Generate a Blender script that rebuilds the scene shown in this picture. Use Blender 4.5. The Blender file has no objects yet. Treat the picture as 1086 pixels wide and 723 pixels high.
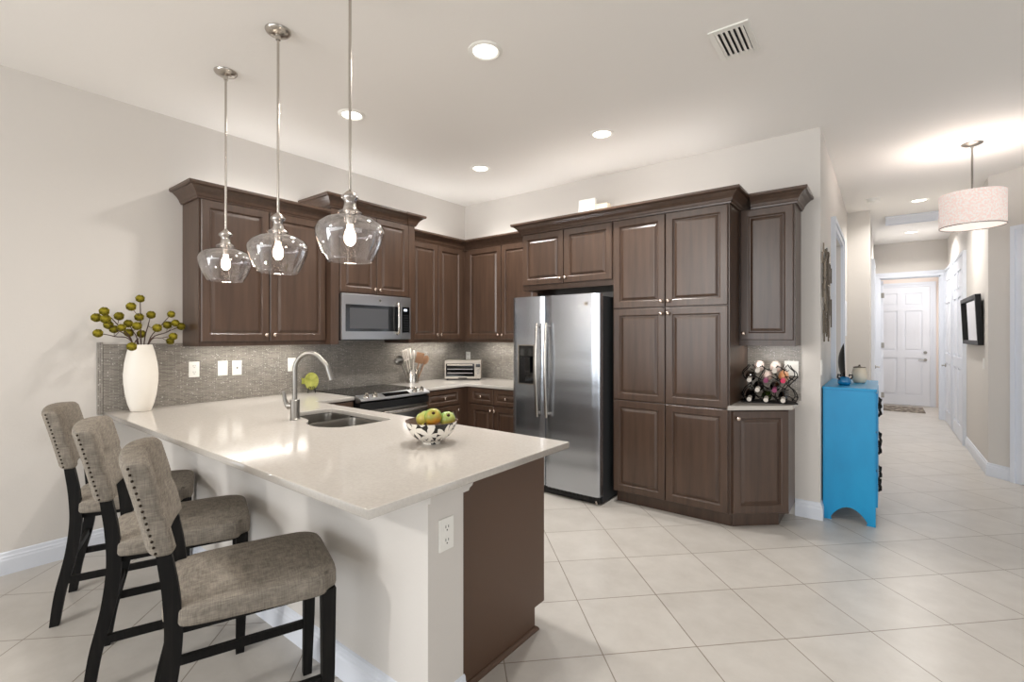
import bpy, bmesh, math, random
from mathutils import Vector, Matrix
random.seed(7)
S = bpy.context.scene
COL = S.collection
R = math.radians
PI = math.pi

# ---------------------------------------------------------------- camera, world, light, exposure
cam_d = bpy.data.cameras.new('camera'); cam = bpy.data.objects.new('camera', cam_d); COL.objects.link(cam)
cam_d.sensor_width = 36; cam_d.lens = 508.855/1086*36
cam_d.shift_y = -(361.5-354.698)/1086
cam_d.clip_start = 0.05
cam.location = (0, 0, 1.4375); cam.rotation_euler = (R(90), 0, 0.659632)
S.camera = cam
S.view_settings.view_transform = 'Standard'; S.view_settings.look = 'None'
S.view_settings.gamma = 1; S.view_settings.use_curve_mapping = False
S.view_settings.exposure = 0.0
S.render.film_transparent = False
w = bpy.data.worlds.new('world'); S.world = w; w.use_nodes = True
wb = w.node_tree.nodes['Background']; wb.inputs[0].default_value = (0.94, 0.965, 1.0, 1); wb.inputs[1].default_value = 0.47
try:
    S.cycles.max_bounces = 8; S.cycles.diffuse_bounces = 4; S.cycles.glossy_bounces = 4
    S.cycles.transparent_max_bounces = 16; S.cycles.caustics_reflective = False; S.cycles.caustics_refractive = False
except Exception: pass

def area(name, loc, target, sx, sy, power, col=(1, 1, 1), spread=180, parent=None):
    d = bpy.data.lights.new(name, 'AREA'); d.shape = 'RECTANGLE'; d.size = sx; d.size_y = sy
    d.energy = power; d.color = col; d.spread = R(spread)
    o = bpy.data.objects.new(name, d); COL.objects.link(o); o.location = loc
    if parent: o.parent = parent
    v = Vector(target)-Vector(loc); o.rotation_euler = v.to_track_quat('-Z', 'Y').to_euler()
    return o
# daylight from the sliding doors and the room behind the camera
area('window_wall_daylight', (0.3, -7.8, 1.45), (0.3, 0, 1.75), 8.6, 2.5, 255, (0.93, 0.965, 1.0))
area('patio_door_daylight', (-4.1, -3.7, 1.25), (0, -2.0, 2.6), 3.2, 2.3, 160, (0.93, 0.965, 1.0))
area('living_room_daylight', (4.4, 0.6, 1.4), (0.3, 3.2, 2.7), 3.2, 2.2, 48, (0.97, 0.985, 1.0))
area('dining_ceiling_lamp', (-2.45, -2.6, 2.75), (-1.9, 0.6, 0.9), 0.22, 0.22, 42, (1.0, 0.98, 0.95))

# ---------------------------------------------------------------- materials
def lin(c):
    return tuple(((x/255)/12.92 if x/255 <= .04045 else ((x/255+.055)/1.055)**2.4) for x in c)
def mat(name, rgb, rough=.5, metal=0, spec=.5, **k):
    m = bpy.data.materials.new(name); m.use_nodes = True
    b = m.node_tree.nodes['Principled BSDF']
    b.inputs['Base Color'].default_value = (*lin(rgb), 1)
    b.inputs['Roughness'].default_value = rough; b.inputs['Metallic'].default_value = metal
    b.inputs['Specular IOR Level'].default_value = spec
    for kk, v in k.items(): b.inputs[kk.replace('_', ' ')].default_value = v
    return m
def N(m, t, **k):
    n = m.node_tree.nodes.new(t)
    for a, v in k.items(): setattr(n, a, v)
    return n
def L(m, a, b): m.node_tree.links.new(a, b)
def bsdf(m): return m.node_tree.nodes['Principled BSDF']
def noise_col(m, c1, c2, scale, stretch=(1, 1, 1), detail=4, bump=0, coords='Object', lo=.3, hi=.7):
    tc = N(m, 'ShaderNodeTexCoord'); mp = N(m, 'ShaderNodeMapping'); mp.inputs['Scale'].default_value = stretch
    nz = N(m, 'ShaderNodeTexNoise'); nz.inputs['Scale'].default_value = scale; nz.inputs['Detail'].default_value = detail
    cr = N(m, 'ShaderNodeValToRGB'); cr.color_ramp.elements[0].position = lo; cr.color_ramp.elements[1].position = hi
    cr.color_ramp.elements[0].color = (*lin(c1), 1); cr.color_ramp.elements[1].color = (*lin(c2), 1)
    L(m, tc.outputs[coords], mp.inputs[0]); L(m, mp.outputs[0], nz.inputs['Vector']); L(m, nz.outputs['Fac'], cr.inputs[0])
    L(m, cr.outputs[0], bsdf(m).inputs['Base Color'])
    if bump:
        bp = N(m, 'ShaderNodeBump'); bp.inputs['Strength'].default_value = bump; bp.inputs['Distance'].default_value = .003
        L(m, nz.outputs['Fac'], bp.inputs['Height']); L(m, bp.outputs[0], bsdf(m).inputs['Normal'])
    return nz

M = {}
M['wall'] = mat('painted_wall', (214, 209, 203), .85, spec=.2)
def add_tex_bump(m, scale, strength, dist=.002):
    tc = N(m, 'ShaderNodeTexCoord'); nz = N(m, 'ShaderNodeTexNoise'); nz.inputs['Scale'].default_value = scale; nz.inputs['Detail'].default_value = 3
    bp = N(m, 'ShaderNodeBump'); bp.inputs['Strength'].default_value = strength; bp.inputs['Distance'].default_value = dist
    L(m, tc.outputs['Object'], nz.inputs['Vector']); L(m, nz.outputs['Fac'], bp.inputs['Height']); L(m, bp.outputs[0], bsdf(m).inputs['Normal'])
add_tex_bump(M['wall'], 60, .25)
M['ceiling'] = mat('ceiling_paint', (242, 239, 235), .9, spec=.1)
add_tex_bump(M['ceiling'], 45, .3)
M['trim'] = mat('white_trim_paint', (221, 225, 233), .4)
M['door'] = mat('white_door_paint', (228, 231, 238), .4)
# floor tile, laid diagonally
m = M['floor'] = mat('porcelain_floor_tile', (200, 190, 176), .30, spec=.45)
tc = N(m, 'ShaderNodeTexCoord'); mp = N(m, 'ShaderNodeMapping'); mp.vector_type = 'POINT'
c45 = math.sqrt(.5); ox, oy, ts = -.69391*1.4375, 1.35887*1.4375, .31059*1.4375
mp.inputs['Rotation'].default_value = (0, 0, -PI/4)
mp.inputs['Location'].default_value = (-(ox*c45+oy*c45)+ts*40, -(-ox*c45+oy*c45)+ts*40, 0)
br = N(m, 'ShaderNodeTexBrick'); br.offset = 0; br.squash = 1
br.inputs['Scale'].default_value = 1; br.inputs['Brick Width'].default_value = ts; br.inputs['Row Height'].default_value = ts
br.inputs['Mortar Size'].default_value = .0028; br.inputs['Mortar Smooth'].default_value = .1; br.inputs['Bias'].default_value = 0
br.inputs['Color1'].default_value = (*lin((201, 196, 189)), 1); br.inputs['Color2'].default_value = (*lin((196, 191, 184)), 1)
br.inputs['Mortar'].default_value = (*lin((142, 132, 119)), 1)
L(m, tc.outputs['Object'], mp.inputs[0]); L(m, mp.outputs[0], br.inputs['Vector'])
nz = N(m, 'ShaderNodeTexNoise'); nz.inputs['Scale'].default_value = 5; nz.inputs['Detail'].default_value = 7; nz.inputs['Roughness'].default_value = .65
L(m, tc.outputs['Object'], nz.inputs['Vector'])
cr = N(m, 'ShaderNodeValToRGB'); cr.color_ramp.elements[0].position = .3; cr.color_ramp.elements[1].position = .7
cr.color_ramp.elements[0].color = (.86, .85, .84, 1); cr.color_ramp.elements[1].color = (1, 1, 1, 1)
L(m, nz.outputs['Fac'], cr.inputs[0])
mx = N(m, 'ShaderNodeMix', data_type='RGBA', blend_type='MULTIPLY'); mx.inputs['Factor'].default_value = 1
L(m, br.outputs['Color'], mx.inputs['A']); L(m, cr.outputs[0], mx.inputs['B']); L(m, mx.outputs['Result'], bsdf(m).inputs['Base Color'])
bp = N(m, 'ShaderNodeBump'); bp.invert = True; bp.inputs['Strength'].default_value = .5; bp.inputs['Distance'].default_value = .002
L(m, br.outputs['Fac'], bp.inputs['Height']); L(m, bp.outputs[0], bsdf(m).inputs['Normal'])
# mosaic backsplash (u = along the wall, v = up), written for X-facing and Y-facing walls
def mosaic(name, axis, vertical=False):
    m = mat(name, (150, 140, 128), .22, spec=.7)
    tc = N(m, 'ShaderNodeTexCoord'); sp = N(m, 'ShaderNodeSeparateXYZ'); cb = N(m, 'ShaderNodeCombineXYZ')
    L(m, tc.outputs['Object'], sp.inputs[0])
    a, b = sp.outputs[axis], sp.outputs['Z']
    if vertical: a, b = b, a
    L(m, a, cb.inputs[0]); L(m, b, cb.inputs[1])
    br = N(m, 'ShaderNodeTexBrick'); br.offset = .37; br.offset_frequency = 2
    br.inputs['Scale'].default_value = 1; br.inputs['Brick Width'].default_value = .046; br.inputs['Row Height'].default_value = .0092
    br.inputs['Mortar Size'].default_value = .0011; br.inputs['Mortar Smooth'].default_value = .1; br.inputs['Bias'].default_value = -.2
    br.inputs['Color1'].default_value = (*lin((116, 109, 101)), 1); br.inputs['Color2'].default_value = (*lin((146, 139, 130)), 1)
    br.inputs['Mortar'].default_value = (*lin((168, 162, 153)), 1)
    L(m, cb.outputs[0], br.inputs['Vector'])
    # scattered pale glass chips
    vo = N(m, 'ShaderNodeTexVoronoi'); vo.inputs['Scale'].default_value = 48
    L(m, cb.outputs[0], vo.inputs['Vector'])
    lt = N(m, 'ShaderNodeMath', operation='LESS_THAN'); lt.inputs[1].default_value = .165; L(m, vo.outputs['Distance'], lt.inputs[0])
    mx = N(m, 'ShaderNodeMix', data_type='RGBA'); mx.inputs['B'].default_value = (*lin((198, 193, 184)), 1)
    L(m, lt.outputs[0], mx.inputs['Factor']); L(m, br.outputs['Color'], mx.inputs['A']); L(m, mx.outputs['Result'], bsdf(m).inputs['Base Color'])
    bp = N(m, 'ShaderNodeBump'); bp.invert = True; bp.inputs['Strength'].default_value = .6; bp.inputs['Distance'].default_value = .0015
    L(m, br.outputs['Fac'], bp.inputs['Height']); L(m, bp.outputs[0], bsdf(m).inputs['Normal'])
    return m
M['splash_x'] = mosaic('mosaic_tile_side', 'Y'); M['splash_y'] = mosaic('mosaic_tile_back', 'X'); M['splash_v'] = mosaic('mosaic_tile_border', 'Y', True)
# dark stained cabinet wood
m = M['wood'] = mat('dark_stained_maple', (84, 63, 52), .32, spec=.6)
noise_col(m, (64, 47, 37), (83, 63, 50), 3.0, (9, 9, .8), 6, lo=.25, hi=.75)
M['wood_dark'] = mat('shadow_gap_wood', (36, 24, 19), .6)
M['panel'] = mat('brown_end_panel', (88, 65, 50), .42)
m = M['quartz'] = mat('cream_quartz', (226, 220, 210), .12, spec=.5)
noise_col(m, (188, 182, 174), (196, 190, 182), 90, detail=2)
m = M['steel'] = mat('brushed_stainless', (192, 197, 204), .27, 1)
tc = N(m, 'ShaderNodeTexCoord'); mp = N(m, 'ShaderNodeMapping'); mp.inputs['Scale'].default_value = (.25, .25, 2.6)
nz = N(m, 'ShaderNodeTexNoise'); nz.inputs['Scale'].default_value = 1.6; nz.inputs['Detail'].default_value = 1
bp = N(m, 'ShaderNodeBump'); bp.inputs['Strength'].default_value = .35; bp.inputs['Distance'].default_value = .03
L(m, tc.outputs['Object'], mp.inputs[0]); L(m, mp.outputs[0], nz.inputs['Vector']); L(m, nz.outputs['Fac'], bp.inputs['Height']); L(m, bp.outputs[0], bsdf(m).inputs['Normal'])
M['panel_steel'] = mat('satin_steel', (200, 200, 201), .33, 1)
M['nickel'] = mat('brushed_nickel', (190, 184, 176), .25, 1)
M['dknickel'] = mat('satin_nickel', (150, 146, 140), .3, 1)
M['knob'] = mat('champagne_knob', (214, 196, 182), .25, 1)
M['black'] = mat('black_plastic', (18, 18, 19), .4)
M['grey'] = mat('dark_grey_side', (52, 54, 56), .45)
M['blackglass'] = mat('black_glass', (10, 10, 11), .06, spec=.6)
M['ovenglass'] = mat('smoked_glass', (28, 29, 30), .1, spec=.7)
M['plate'] = mat('white_plate', (240, 238, 232), .3)
M['slot'] = mat('outlet_slot', (60, 58, 55), .5)
m = M['fabric'] = mat('grey_linen', (112, 105, 95), .95, spec=.15)
tc = N(m, 'ShaderNodeTexCoord'); outs = []
for st in ((420, 30, 30), (30, 30, 420), (30, 420, 30)):
    mp = N(m, 'ShaderNodeMapping'); mp.inputs['Scale'].default_value = st; nz = N(m, 'ShaderNodeTexNoise'); nz.inputs['Scale'].default_value = 1; nz.inputs['Detail'].default_value = 2
    L(m, tc.outputs['Object'], mp.inputs[0]); L(m, mp.outputs[0], nz.inputs['Vector']); outs.append(nz.outputs['Fac'])
ad = N(m, 'ShaderNodeMath', operation='ADD'); L(m, outs[0], ad.inputs[0]); L(m, outs[1], ad.inputs[1])
ad2 = N(m, 'ShaderNodeMath', operation='ADD'); L(m, ad.outputs[0], ad2.inputs[0]); L(m, outs[2], ad2.inputs[1])
dv = N(m, 'ShaderNodeMath', operation='DIVIDE'); dv.inputs[1].default_value = 3; L(m, ad2.outputs[0], dv.inputs[0])
cr = N(m, 'ShaderNodeValToRGB'); cr.color_ramp.elements[0].position = .32; cr.color_ramp.elements[1].position = .68
cr.color_ramp.elements[0].color = (*lin((100, 94, 86)), 1); cr.color_ramp.elements[1].color = (*lin((160, 151, 139)), 1)
L(m, dv.outputs[0], cr.inputs[0]); L(m, cr.outputs[0], bsdf(m).inputs['Base Color'])
m = M['leg'] = mat('black_stained_oak', (26, 22, 19), .6, spec=.25)
noise_col(m, (9, 8, 7), (32, 28, 25), 4, (22, 22, 1.2), 5, lo=.45, hi=.9)
M['nail'] = mat('dark_bronze_nail', (58, 50, 42), .35, 1)
m = M['blue'] = mat('painted_blue_chest', (12, 140, 196), .38)
noise_col(m, (0, 136, 190), (10, 154, 208), 2.2, (3, 3, 1.2), 6, lo=.2, hi=.8)
M['iron'] = mat('black_iron', (22, 20, 20), .45, .6)
m = M['pewter'] = mat('patinated_metal', (104, 94, 82), .45, .8)
M['ceramic'] = mat('matte_white_ceramic', (232, 226, 216), .5)
M['cream'] = mat('glazed_cream', (226, 212, 190), .25)
m = M['moss'] = mat('olive_pompom', (104, 96, 24), .95, spec=.1)
noise_col(m, (66, 60, 12), (142, 130, 40), 60, detail=3, bump=.8)
M['twig'] = mat('brown_twig', (74, 52, 42), .8)
M['fishglaze'] = mat('lime_green_glaze', (178, 184, 70), .25)
noise_col(M['fishglaze'], (120, 126, 40), (172, 170, 84), 25)
M['bluegl'] = mat('blue_glass', (10, 110, 160), .08, spec=.8)
M['toaster'] = mat('champagne_steel', (178, 170, 159), .42, .8)
M['spoonwood'] = mat('wooden_utensil', (150, 112, 82), .6)
M['white_pl'] = mat('white_silicone', (214, 206, 196), .4)
m = M['fruit'] = mat('mango_skin', (190, 160, 60), .35)
noise_col(m, (128, 158, 70), (214, 148, 54), 9, (1, 1, 1.2), 2, lo=.38, hi=.62)
m = M['fruit_green'] = mat('green_apple_skin', (160, 176, 90), .3)
noise_col(m, (126, 158, 84), (196, 176, 82), 9, (1, 1, 1), 2, lo=.38, hi=.65)
M['stem'] = mat('fruit_stem', (64, 34, 18), .8)
M['cork1'] = mat('white_foil', (222, 214, 204), .35); M['cork2'] = mat('pink_foil', (206, 50, 92), .35); M['cork3'] = mat('plum_foil', (140, 60, 100), .35)
M['bottle'] = mat('dark_bottle_glass', (14, 12, 12), .06, spec=.8); M['bottle_g'] = mat('green_bottle_glass', (46, 60, 18), .08, spec=.8)
M['bottle_w'] = mat('pale_bottle_glass', (226, 208, 200), .12, spec=.7); M['bottle_o'] = mat('amber_label_glass', (214, 150, 100), .3)
m = M['mat'] = mat('woven_doormat', (128, 122, 112), .95)
tc = N(m, 'ShaderNodeTexCoord'); vo = N(m, 'ShaderNodeTexVoronoi'); vo.inputs['Scale'].default_value = 14
cr = N(m, 'ShaderNodeValToRGB'); cr.color_ramp.elements[0].position = .25; cr.color_ramp.elements[1].position = .5
cr.color_ramp.elements[0].color = (*lin((176, 168, 156)), 1); cr.color_ramp.elements[1].color = (*lin((106, 98, 88)), 1)
L(m, tc.outputs['Object'], vo.inputs['Vector']); L(m, vo.outputs['Distance'], cr.inputs[0]); L(m, cr.outputs[0], bsdf(m).inputs['Base Color'])
M['mirror'] = mat('mirror_glass', (236, 232, 224), .03, 1)
# thin clear glass: fresnel mix of transparent and glossy
m = M['glass'] = bpy.data.materials.new('clear_thin_glass'); m.use_nodes = True; m.node_tree.nodes.clear()
ou = N(m, 'ShaderNodeOutputMaterial'); tr = N(m, 'ShaderNodeBsdfTransparent'); gl = N(m, 'ShaderNodeBsdfGlossy'); gl.inputs['Roughness'].default_value = .02
tr.inputs[0].default_value = (.96, .95, .95, 1)
lw = N(m, 'ShaderNodeLayerWeight'); lw.inputs['Blend'].default_value = .22
mp_ = N(m, 'ShaderNodeMapRange'); mp_.inputs['To Min'].default_value = .05; mp_.inputs['To Max'].default_value = .85
L(m, lw.outputs['Facing'], mp_.inputs['Value'])
ms = N(m, 'ShaderNodeMixShader'); L(m, mp_.outputs[0], ms.inputs[0]); L(m, tr.outputs[0], ms.inputs[1]); L(m, gl.outputs[0], ms.inputs[2]); L(m, ms.outputs[0], ou.inputs[0])
def emis(name, rgb, strength):
    m = bpy.data.materials.new(name); m.use_nodes = True; b = bsdf(m)
    b.inputs['Base Color'].default_value = (.9, .9, .9, 1); b.inputs['Emission Color'].default_value = (*lin(rgb), 1); b.inputs['Emission Strength'].default_value = strength
    return m
M['lamp'] = emis('lit_diffuser', (255, 247, 235), 4.0)
M['bulb'] = emis('lit_bulb', (255, 226, 196), 9.0)
M['strip'] = emis('lit_strip', (255, 244, 228), 3.0)
M['lcd'] = emis('lit_display', (190, 215, 255), 1.2)
# lit fabric drum shade
m = M['shade'] = mat('pink_linen_shade', (214, 186, 176), .9)
tc = N(m, 'ShaderNodeTexCoord'); nz = N(m, 'ShaderNodeTexNoise'); nz.inputs['Scale'].default_value = 80; nz.inputs['Detail'].default_value = 4
cr = N(m, 'ShaderNodeValToRGB'); cr.color_ramp.elements[0].position = .42; cr.color_ramp.elements[1].position = .6
cr.color_ramp.elements[0].color = (*lin((224, 206, 199)), 1); cr.color_ramp.elements[1].color = (*lin((238, 225, 219)), 1)
L(m, tc.outputs['Object'], nz.inputs['Vector']); L(m, nz.outputs['Fac'], cr.inputs[0]); L(m, cr.outputs[0], bsdf(m).inputs['Base Color']); L(m, cr.outputs[0], bsdf(m).inputs['Emission Color'])
bsdf(m).inputs['Emission Strength'].default_value = .38
# flower bowl glaze (2-D voronoi flowers on uv)
m = M['bowl'] = mat('black_white_flower_glaze', (230, 224, 214), .2)
uvn = N(m, 'ShaderNodeUVMap'); vo = N(m, 'ShaderNodeTexVoronoi', voronoi_dimensions='2D'); vo.inputs['Scale'].default_value = 12; vo.inputs['Randomness'].default_value = .55
L(m, uvn.outputs[0], vo.inputs['Vector'])
sc = N(m, 'ShaderNodeVectorMath', operation='SCALE'); sc.inputs['Scale'].default_value = 17; L(m, uvn.outputs[0], sc.inputs[0])
pc = N(m, 'ShaderNodeVectorMath', operation='SCALE'); pc.inputs['Scale'].default_value = 17; L(m, vo.outputs['Position'], pc.inputs[0])
sb = N(m, 'ShaderNodeVectorMath', operation='SUBTRACT'); L(m, uvn.outputs[0], sb.inputs[0]); L(m, vo.outputs['Position'], sb.inputs[1])
s2 = N(m, 'ShaderNodeSeparateXYZ'); L(m, sb.outputs[0], s2.inputs[0])
at = N(m, 'ShaderNodeMath', operation='ARCTAN2'); L(m, s2.outputs['Y'], at.inputs[0]); L(m, s2.outputs['X'], at.inputs[1])
mu = N(m, 'ShaderNodeMath', operation='MULTIPLY'); mu.inputs[1].default_value = 2.5; L(m, at.outputs[0], mu.inputs[0])
co = N(m, 'ShaderNodeMath', operation='COSINE'); L(m, mu.outputs[0], co.inputs[0])
ab = N(m, 'ShaderNodeMath', operation='ABSOLUTE'); L(m, co.outputs[0], ab.inputs[0])
ra = N(m, 'ShaderNodeMapRange'); ra.inputs['To Min'].default_value = .16; ra.inputs['To Max'].default_value = .70; L(m, ab.outputs[0], ra.inputs['Value'])
lt = N(m, 'ShaderNodeMath', operation='LESS_THAN'); L(m, vo.outputs['Distance'], lt.inputs[0]); L(m, ra.outputs[0], lt.inputs[1])
mx = N(m, 'ShaderNodeMix', data_type='RGBA'); mx.inputs['A'].default_value = (*lin((34, 32, 30)), 1); mx.inputs['B'].default_value = (*lin((232, 226, 216)), 1)
L(m, lt.outputs[0], mx.inputs['Factor']); L(m, mx.outputs['Result'], bsdf(m).inputs['Base Color'])
M['bowl_in'] = mat('brown_inner_glaze', (112, 92, 80), .3)

# ---------------------------------------------------------------- helpers
def BM(): return bmesh.new()
def obj(name, bm, m, parent=None, smooth=None, mats=None):
    bmesh.ops.recalc_face_normals(bm, faces=bm.faces)
    me = bpy.data.meshes.new(name); bm.to_mesh(me); bm.free()
    for x in (mats or [m]): me.materials.append(x)
    o = bpy.data.objects.new(name, me); COL.objects.link(o)
    if parent: o.parent = parent
    if smooth is not None:
        me.polygons.foreach_set('use_smooth', [True]*len(me.polygons))
        if smooth < 180:
            try: me.set_sharp_from_angle(angle=R(smooth))
            except Exception: pass
    return o
def thing(name, label, cat, loc=(0, 0, 0), rotz=0, group=None):
    o = bpy.data.objects.new(name, None); COL.objects.link(o); o.location = loc; o.rotation_euler = (0, 0, rotz)
    o.empty_display_size = .1; o['label'] = label; o['category'] = cat
    if group: o['group'] = group
    return o
def tag(o, label, cat, group=None):
    o['label'] = label; o['category'] = cat
    if group: o['group'] = group
    return o
def struct(name, bm, m, smooth=None):
    o = obj(name, bm, m, None, smooth); o['kind'] = 'structure'; return o
def box(bm, x0, x1, y0, y1, z0, z1, bev=0, mi=0):
    vs = [bm.verts.new((x, y, z)) for x in (x0, x1) for y in (y0, y1) for z in (z0, z1)]
    F = [(0, 1, 3, 2), (4, 6, 7, 5), (0, 4, 5, 1), (2, 3, 7, 6), (0, 2, 6, 4), (1, 5, 7, 3)]
    fs = [bm.faces.new([vs[i] for i in f]) for f in F]
    for f in fs: f.material_index = mi
    if bev:
        es = list({e for f in fs for e in f.edges})
        bmesh.ops.bevel(bm, geom=es, offset=bev, segments=2, affect='EDGES', profile=.6)
    return vs
def b1(*a, **k):
    bm = BM(); box(bm, *a, **k); return bm
def prism(bm, pts, z0, z1, mi=0):
    lo = [bm.verts.new((x, y, z0)) for x, y in pts]; hi = [bm.verts.new((x, y, z1)) for x, y in pts]
    n = len(pts); fs = [bm.faces.new(lo[::-1]), bm.faces.new(hi)]
    for i in range(n): fs.append(bm.faces.new((lo[i], lo[(i+1) % n], hi[(i+1) % n], hi[i])))
    for f in fs: f.material_index = mi
    return lo+hi
def lathe(bm, prof, seg=32, center=(0, 0, 0), uvk=None, mi=0, cap=False):
    rings = []
    for r, z in prof:
        if r < 1e-5: rings.append([bm.verts.new((center[0], center[1], center[2]+z))])
        else: rings.append([bm.verts.new((center[0]+r*math.cos(2*PI*i/seg), center[1]+r*math.sin(2*PI*i/seg), center[2]+z)) for i in range(seg)])
    uv = bm.loops.layers.uv.verify() if uvk else None
    al = 0
    for j in range(len(prof)-1):
        a, b = rings[j], rings[j+1]; dl = math.hypot(prof[j+1][0]-prof[j][0], prof[j+1][1]-prof[j][1])
        for i in range(seg):
            k = (i+1) % seg
            if len(a) == 1 and len(b) == 1: continue
            if len(a) == 1: f = bm.faces.new((a[0], b[i], b[k]))
            elif len(b) == 1: f = bm.faces.new((a[i], a[k], b[0]))
            else:
                f = bm.faces.new((a[i], a[k], b[k], b[i]))
                if uv:
                    for lp, (u, v) in zip(f.loops, ((i, al), (i+1, al), (i+1, al+dl), (i, al+dl))): lp[uv].uv = (2*PI*uvk*u/seg, v)
            f.material_index = mi
        al += dl
    if cap:
        for rg in (rings[0], rings[-1]):
            if len(rg) > 2: bm.faces.new(rg).material_index = mi
def frames(pts):
    P = [Vector(p) for p in pts]; T = []
    for i in range(len(P)):
        a = P[max(i-1, 0)]; b = P[min(i+1, len(P)-1)]; T.append((b-a).normalized())
    up = Vector((0, 0, 1)) if abs(T[0].z) < .9 else Vector((1, 0, 0))
    n = T[0].cross(up).normalized(); fr = []
    for i, t in enumerate(T):
        n = (n-t*n.dot(t)).normalized(); fr.append((P[i], n, t.cross(n)))
    return fr
def tube(bm, pts, r, seg=10, mi=0):
    fr = frames(pts); rings = []
    for i, (p, n, b) in enumerate(fr):
        rr = r[i] if isinstance(r, (list, tuple)) else r
        rings.append([bm.verts.new(p+n*(rr*math.cos(2*PI*k/seg))+b*(rr*math.sin(2*PI*k/seg))) for k in range(seg)])
    for a, b in zip(rings, rings[1:]):
        for k in range(seg): bm.faces.new((a[k], a[(k+1) % seg], b[(k+1) % seg], b[k])).material_index = mi
    bm.faces.new(rings[0][::-1]).material_index = mi; bm.faces.new(rings[-1]).material_index = mi
def bar(bm, pts, wx, wy):
    """rectangular bar in the local YZ plane: pts (x,y,z), width wx along X, depth wy (list) along Y"""
    rings = []
    for i, (x, y, z) in enumerate(pts):
        d = wy[i] if isinstance(wy, (list, tuple)) else wy; ww = wx[i] if isinstance(wx, (list, tuple)) else wx
        rings.append([bm.verts.new((x+a*ww/2, y+b*d/2, z)) for a, b in ((-1, -1), (1, -1), (1, 1), (-1, 1))])
    for a, b in zip(rings, rings[1:]):
        for k in range(4): bm.faces.new((a[k], a[(k+1) % 4], b[(k+1) % 4], b[k]))
    bm.faces.new(rings[0][::-1]); bm.faces.new(rings[-1])
def uvs(bm, r, center=(0, 0, 0), sc=(1, 1, 1), u=16, v=10, mi=0):
    mt = Matrix.Translation(center) @ Matrix.Diagonal((*sc, 1))
    before = set(bm.faces)
    bmesh.ops.create_uvsphere(bm, u_segments=u, v_segments=v, radius=r, matrix=mt)
    for f in bm.faces:
        if f not in before: f.material_index = mi
def sweep(bm, path, prof, closed=False):
    """mitred sweep in plan. path: list of (x,y); profile: list of (out,z), out = to the right of travel"""
    n = len(path); rings = []
    for i, (x, y) in enumerate(path):
        def nrm(a, b):
            dx, dy = b[0]-a[0], b[1]-a[1]; l = math.hypot(dx, dy); return Vector((dy/l, -dx/l))
        if 0 < i < n-1:
            n1, n2 = nrm(path[i-1], path[i]), nrm(path[i], path[i+1]); mm = (n1+n2).normalized(); mm = mm/max(mm.dot(n1), .2)
        elif i == 0: mm = nrm(path[0], path[1])
        else: mm = nrm(path[-2], path[-1])
        rings.append([bm.verts.new((x+mm.x*o, y+mm.y*o, z)) for o, z in prof])
    k = len(prof)
    for a, b in zip(rings, rings[1:]):
        for j in range(k): bm.faces.new((a[j], a[(j+1) % k], b[(j+1) % k], b[j]))
    bm.faces.new(rings[0]); bm.faces.new(rings[-1][::-1])
def catmull(pts, n=6):
    P = [Vector(p) for p in pts]; out = []
    for i in range(len(P)-1):
        p0, p1, p2, p3 = P[max(i-1, 0)], P[i], P[i+1], P[min(i+2, len(P)-1)]
        for k in range(n):
            t = k/n; out.append(.5*((2*p1)+(-p0+p2)*t+(2*p0-5*p1+4*p2-p3)*t*t+(-p0+3*p1-3*p2+p3)*t**3))
    out.append(P[-1]); return out
def copy_tree(o, parent=None):
    c = o.copy(); COL.objects.link(c)
    if parent: c.parent = parent
    for ch in list(o.children):
        copy_tree(ch, c)
    return c
LX, BY, H = -4.169, 4.408, 3.048

# ---------------------------------------------------------------- the setting
struct('floor', b1(-4.32, 5.2, -8.0, 13.0, -.12, 0), M['floor'])
struct('ceiling', b1(-4.32, 5.2, -8.0, 13.0, H, H+.12), M['ceiling'])
struct('wall_left', b1(LX-.15, LX, -8.0, BY+.15, 0, H), M['wall'])
struct('wall_back', b1(LX, -.39, BY, BY+.13, 0, H), M['wall'])
bm = BM(); HW = -.39
box(bm, HW-.12, HW, BY+.13, 5.42, 0, H); box(bm, HW-.12, HW, 6.60, 7.76, 0, H); box(bm, HW-.12, HW, 5.42, 6.60, 2.44, H)
struct('wall_hall_left', bm, M['wall'])
struct('wall_corridor_left', b1(-.51, -.146, 7.76, 10.85, 0, H), M['wall'])
bm = BM(); box(bm, -.9, -.062, 10.85, 10.97, 0, H); box(bm, .755, 1.3, 10.85, 10.97, 0, H); box(bm, -.062, .755, 10.85, 10.97, 2.44, H)
struct('wall_far', bm, M['wall'])
struct('wall_right', b1(.84, .96, 6.85, 10.85, 0, H), M['wall'])
bm = BM(); prism(bm, [(.84, 6.85), (3.6, 4.09), (3.685, 4.175), (.96, 6.90)], 0, H); struct('wall_diagonal', bm, M['wall'])
M['entry'] = mat('warm_entry_paint', (232, 220, 212), .85, spec=.2)
struct('wall_entry_back', b1(-.9, 1.3, 12.65, 12.77, 0, H), M['entry'])
struct('wall_entry_left', b1(-1.02, -.9, 10.85, 12.77, 0, H), M['entry'])
struct('wall_entry_right', b1(1.3, 1.42, 10.85, 12.77, 0, H), M['entry'])
struct('wall_peninsula', b1(LX, -1.276, 1.16, 1.34, 0, .883), M['wall'])
BP = [(0, 0), (.017, 0), (.017, .085), (.014, .095), (.014, .104), (.009, .112), (.007, .128), (0, .134)]
def base(name, path):
    bm = BM(); sweep(bm, path, BP); return struct(name, bm, M['trim'])
base('baseboard_left', [(LX, -8), (LX, 1.16)])
base('baseboard_peninsula', [(LX+.018, 1.16), (-1.276, 1.16), (-1.276, 1.345)])
base('baseboard_back', [(-.56, BY), (HW, BY), (HW, 5.325)])
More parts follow.
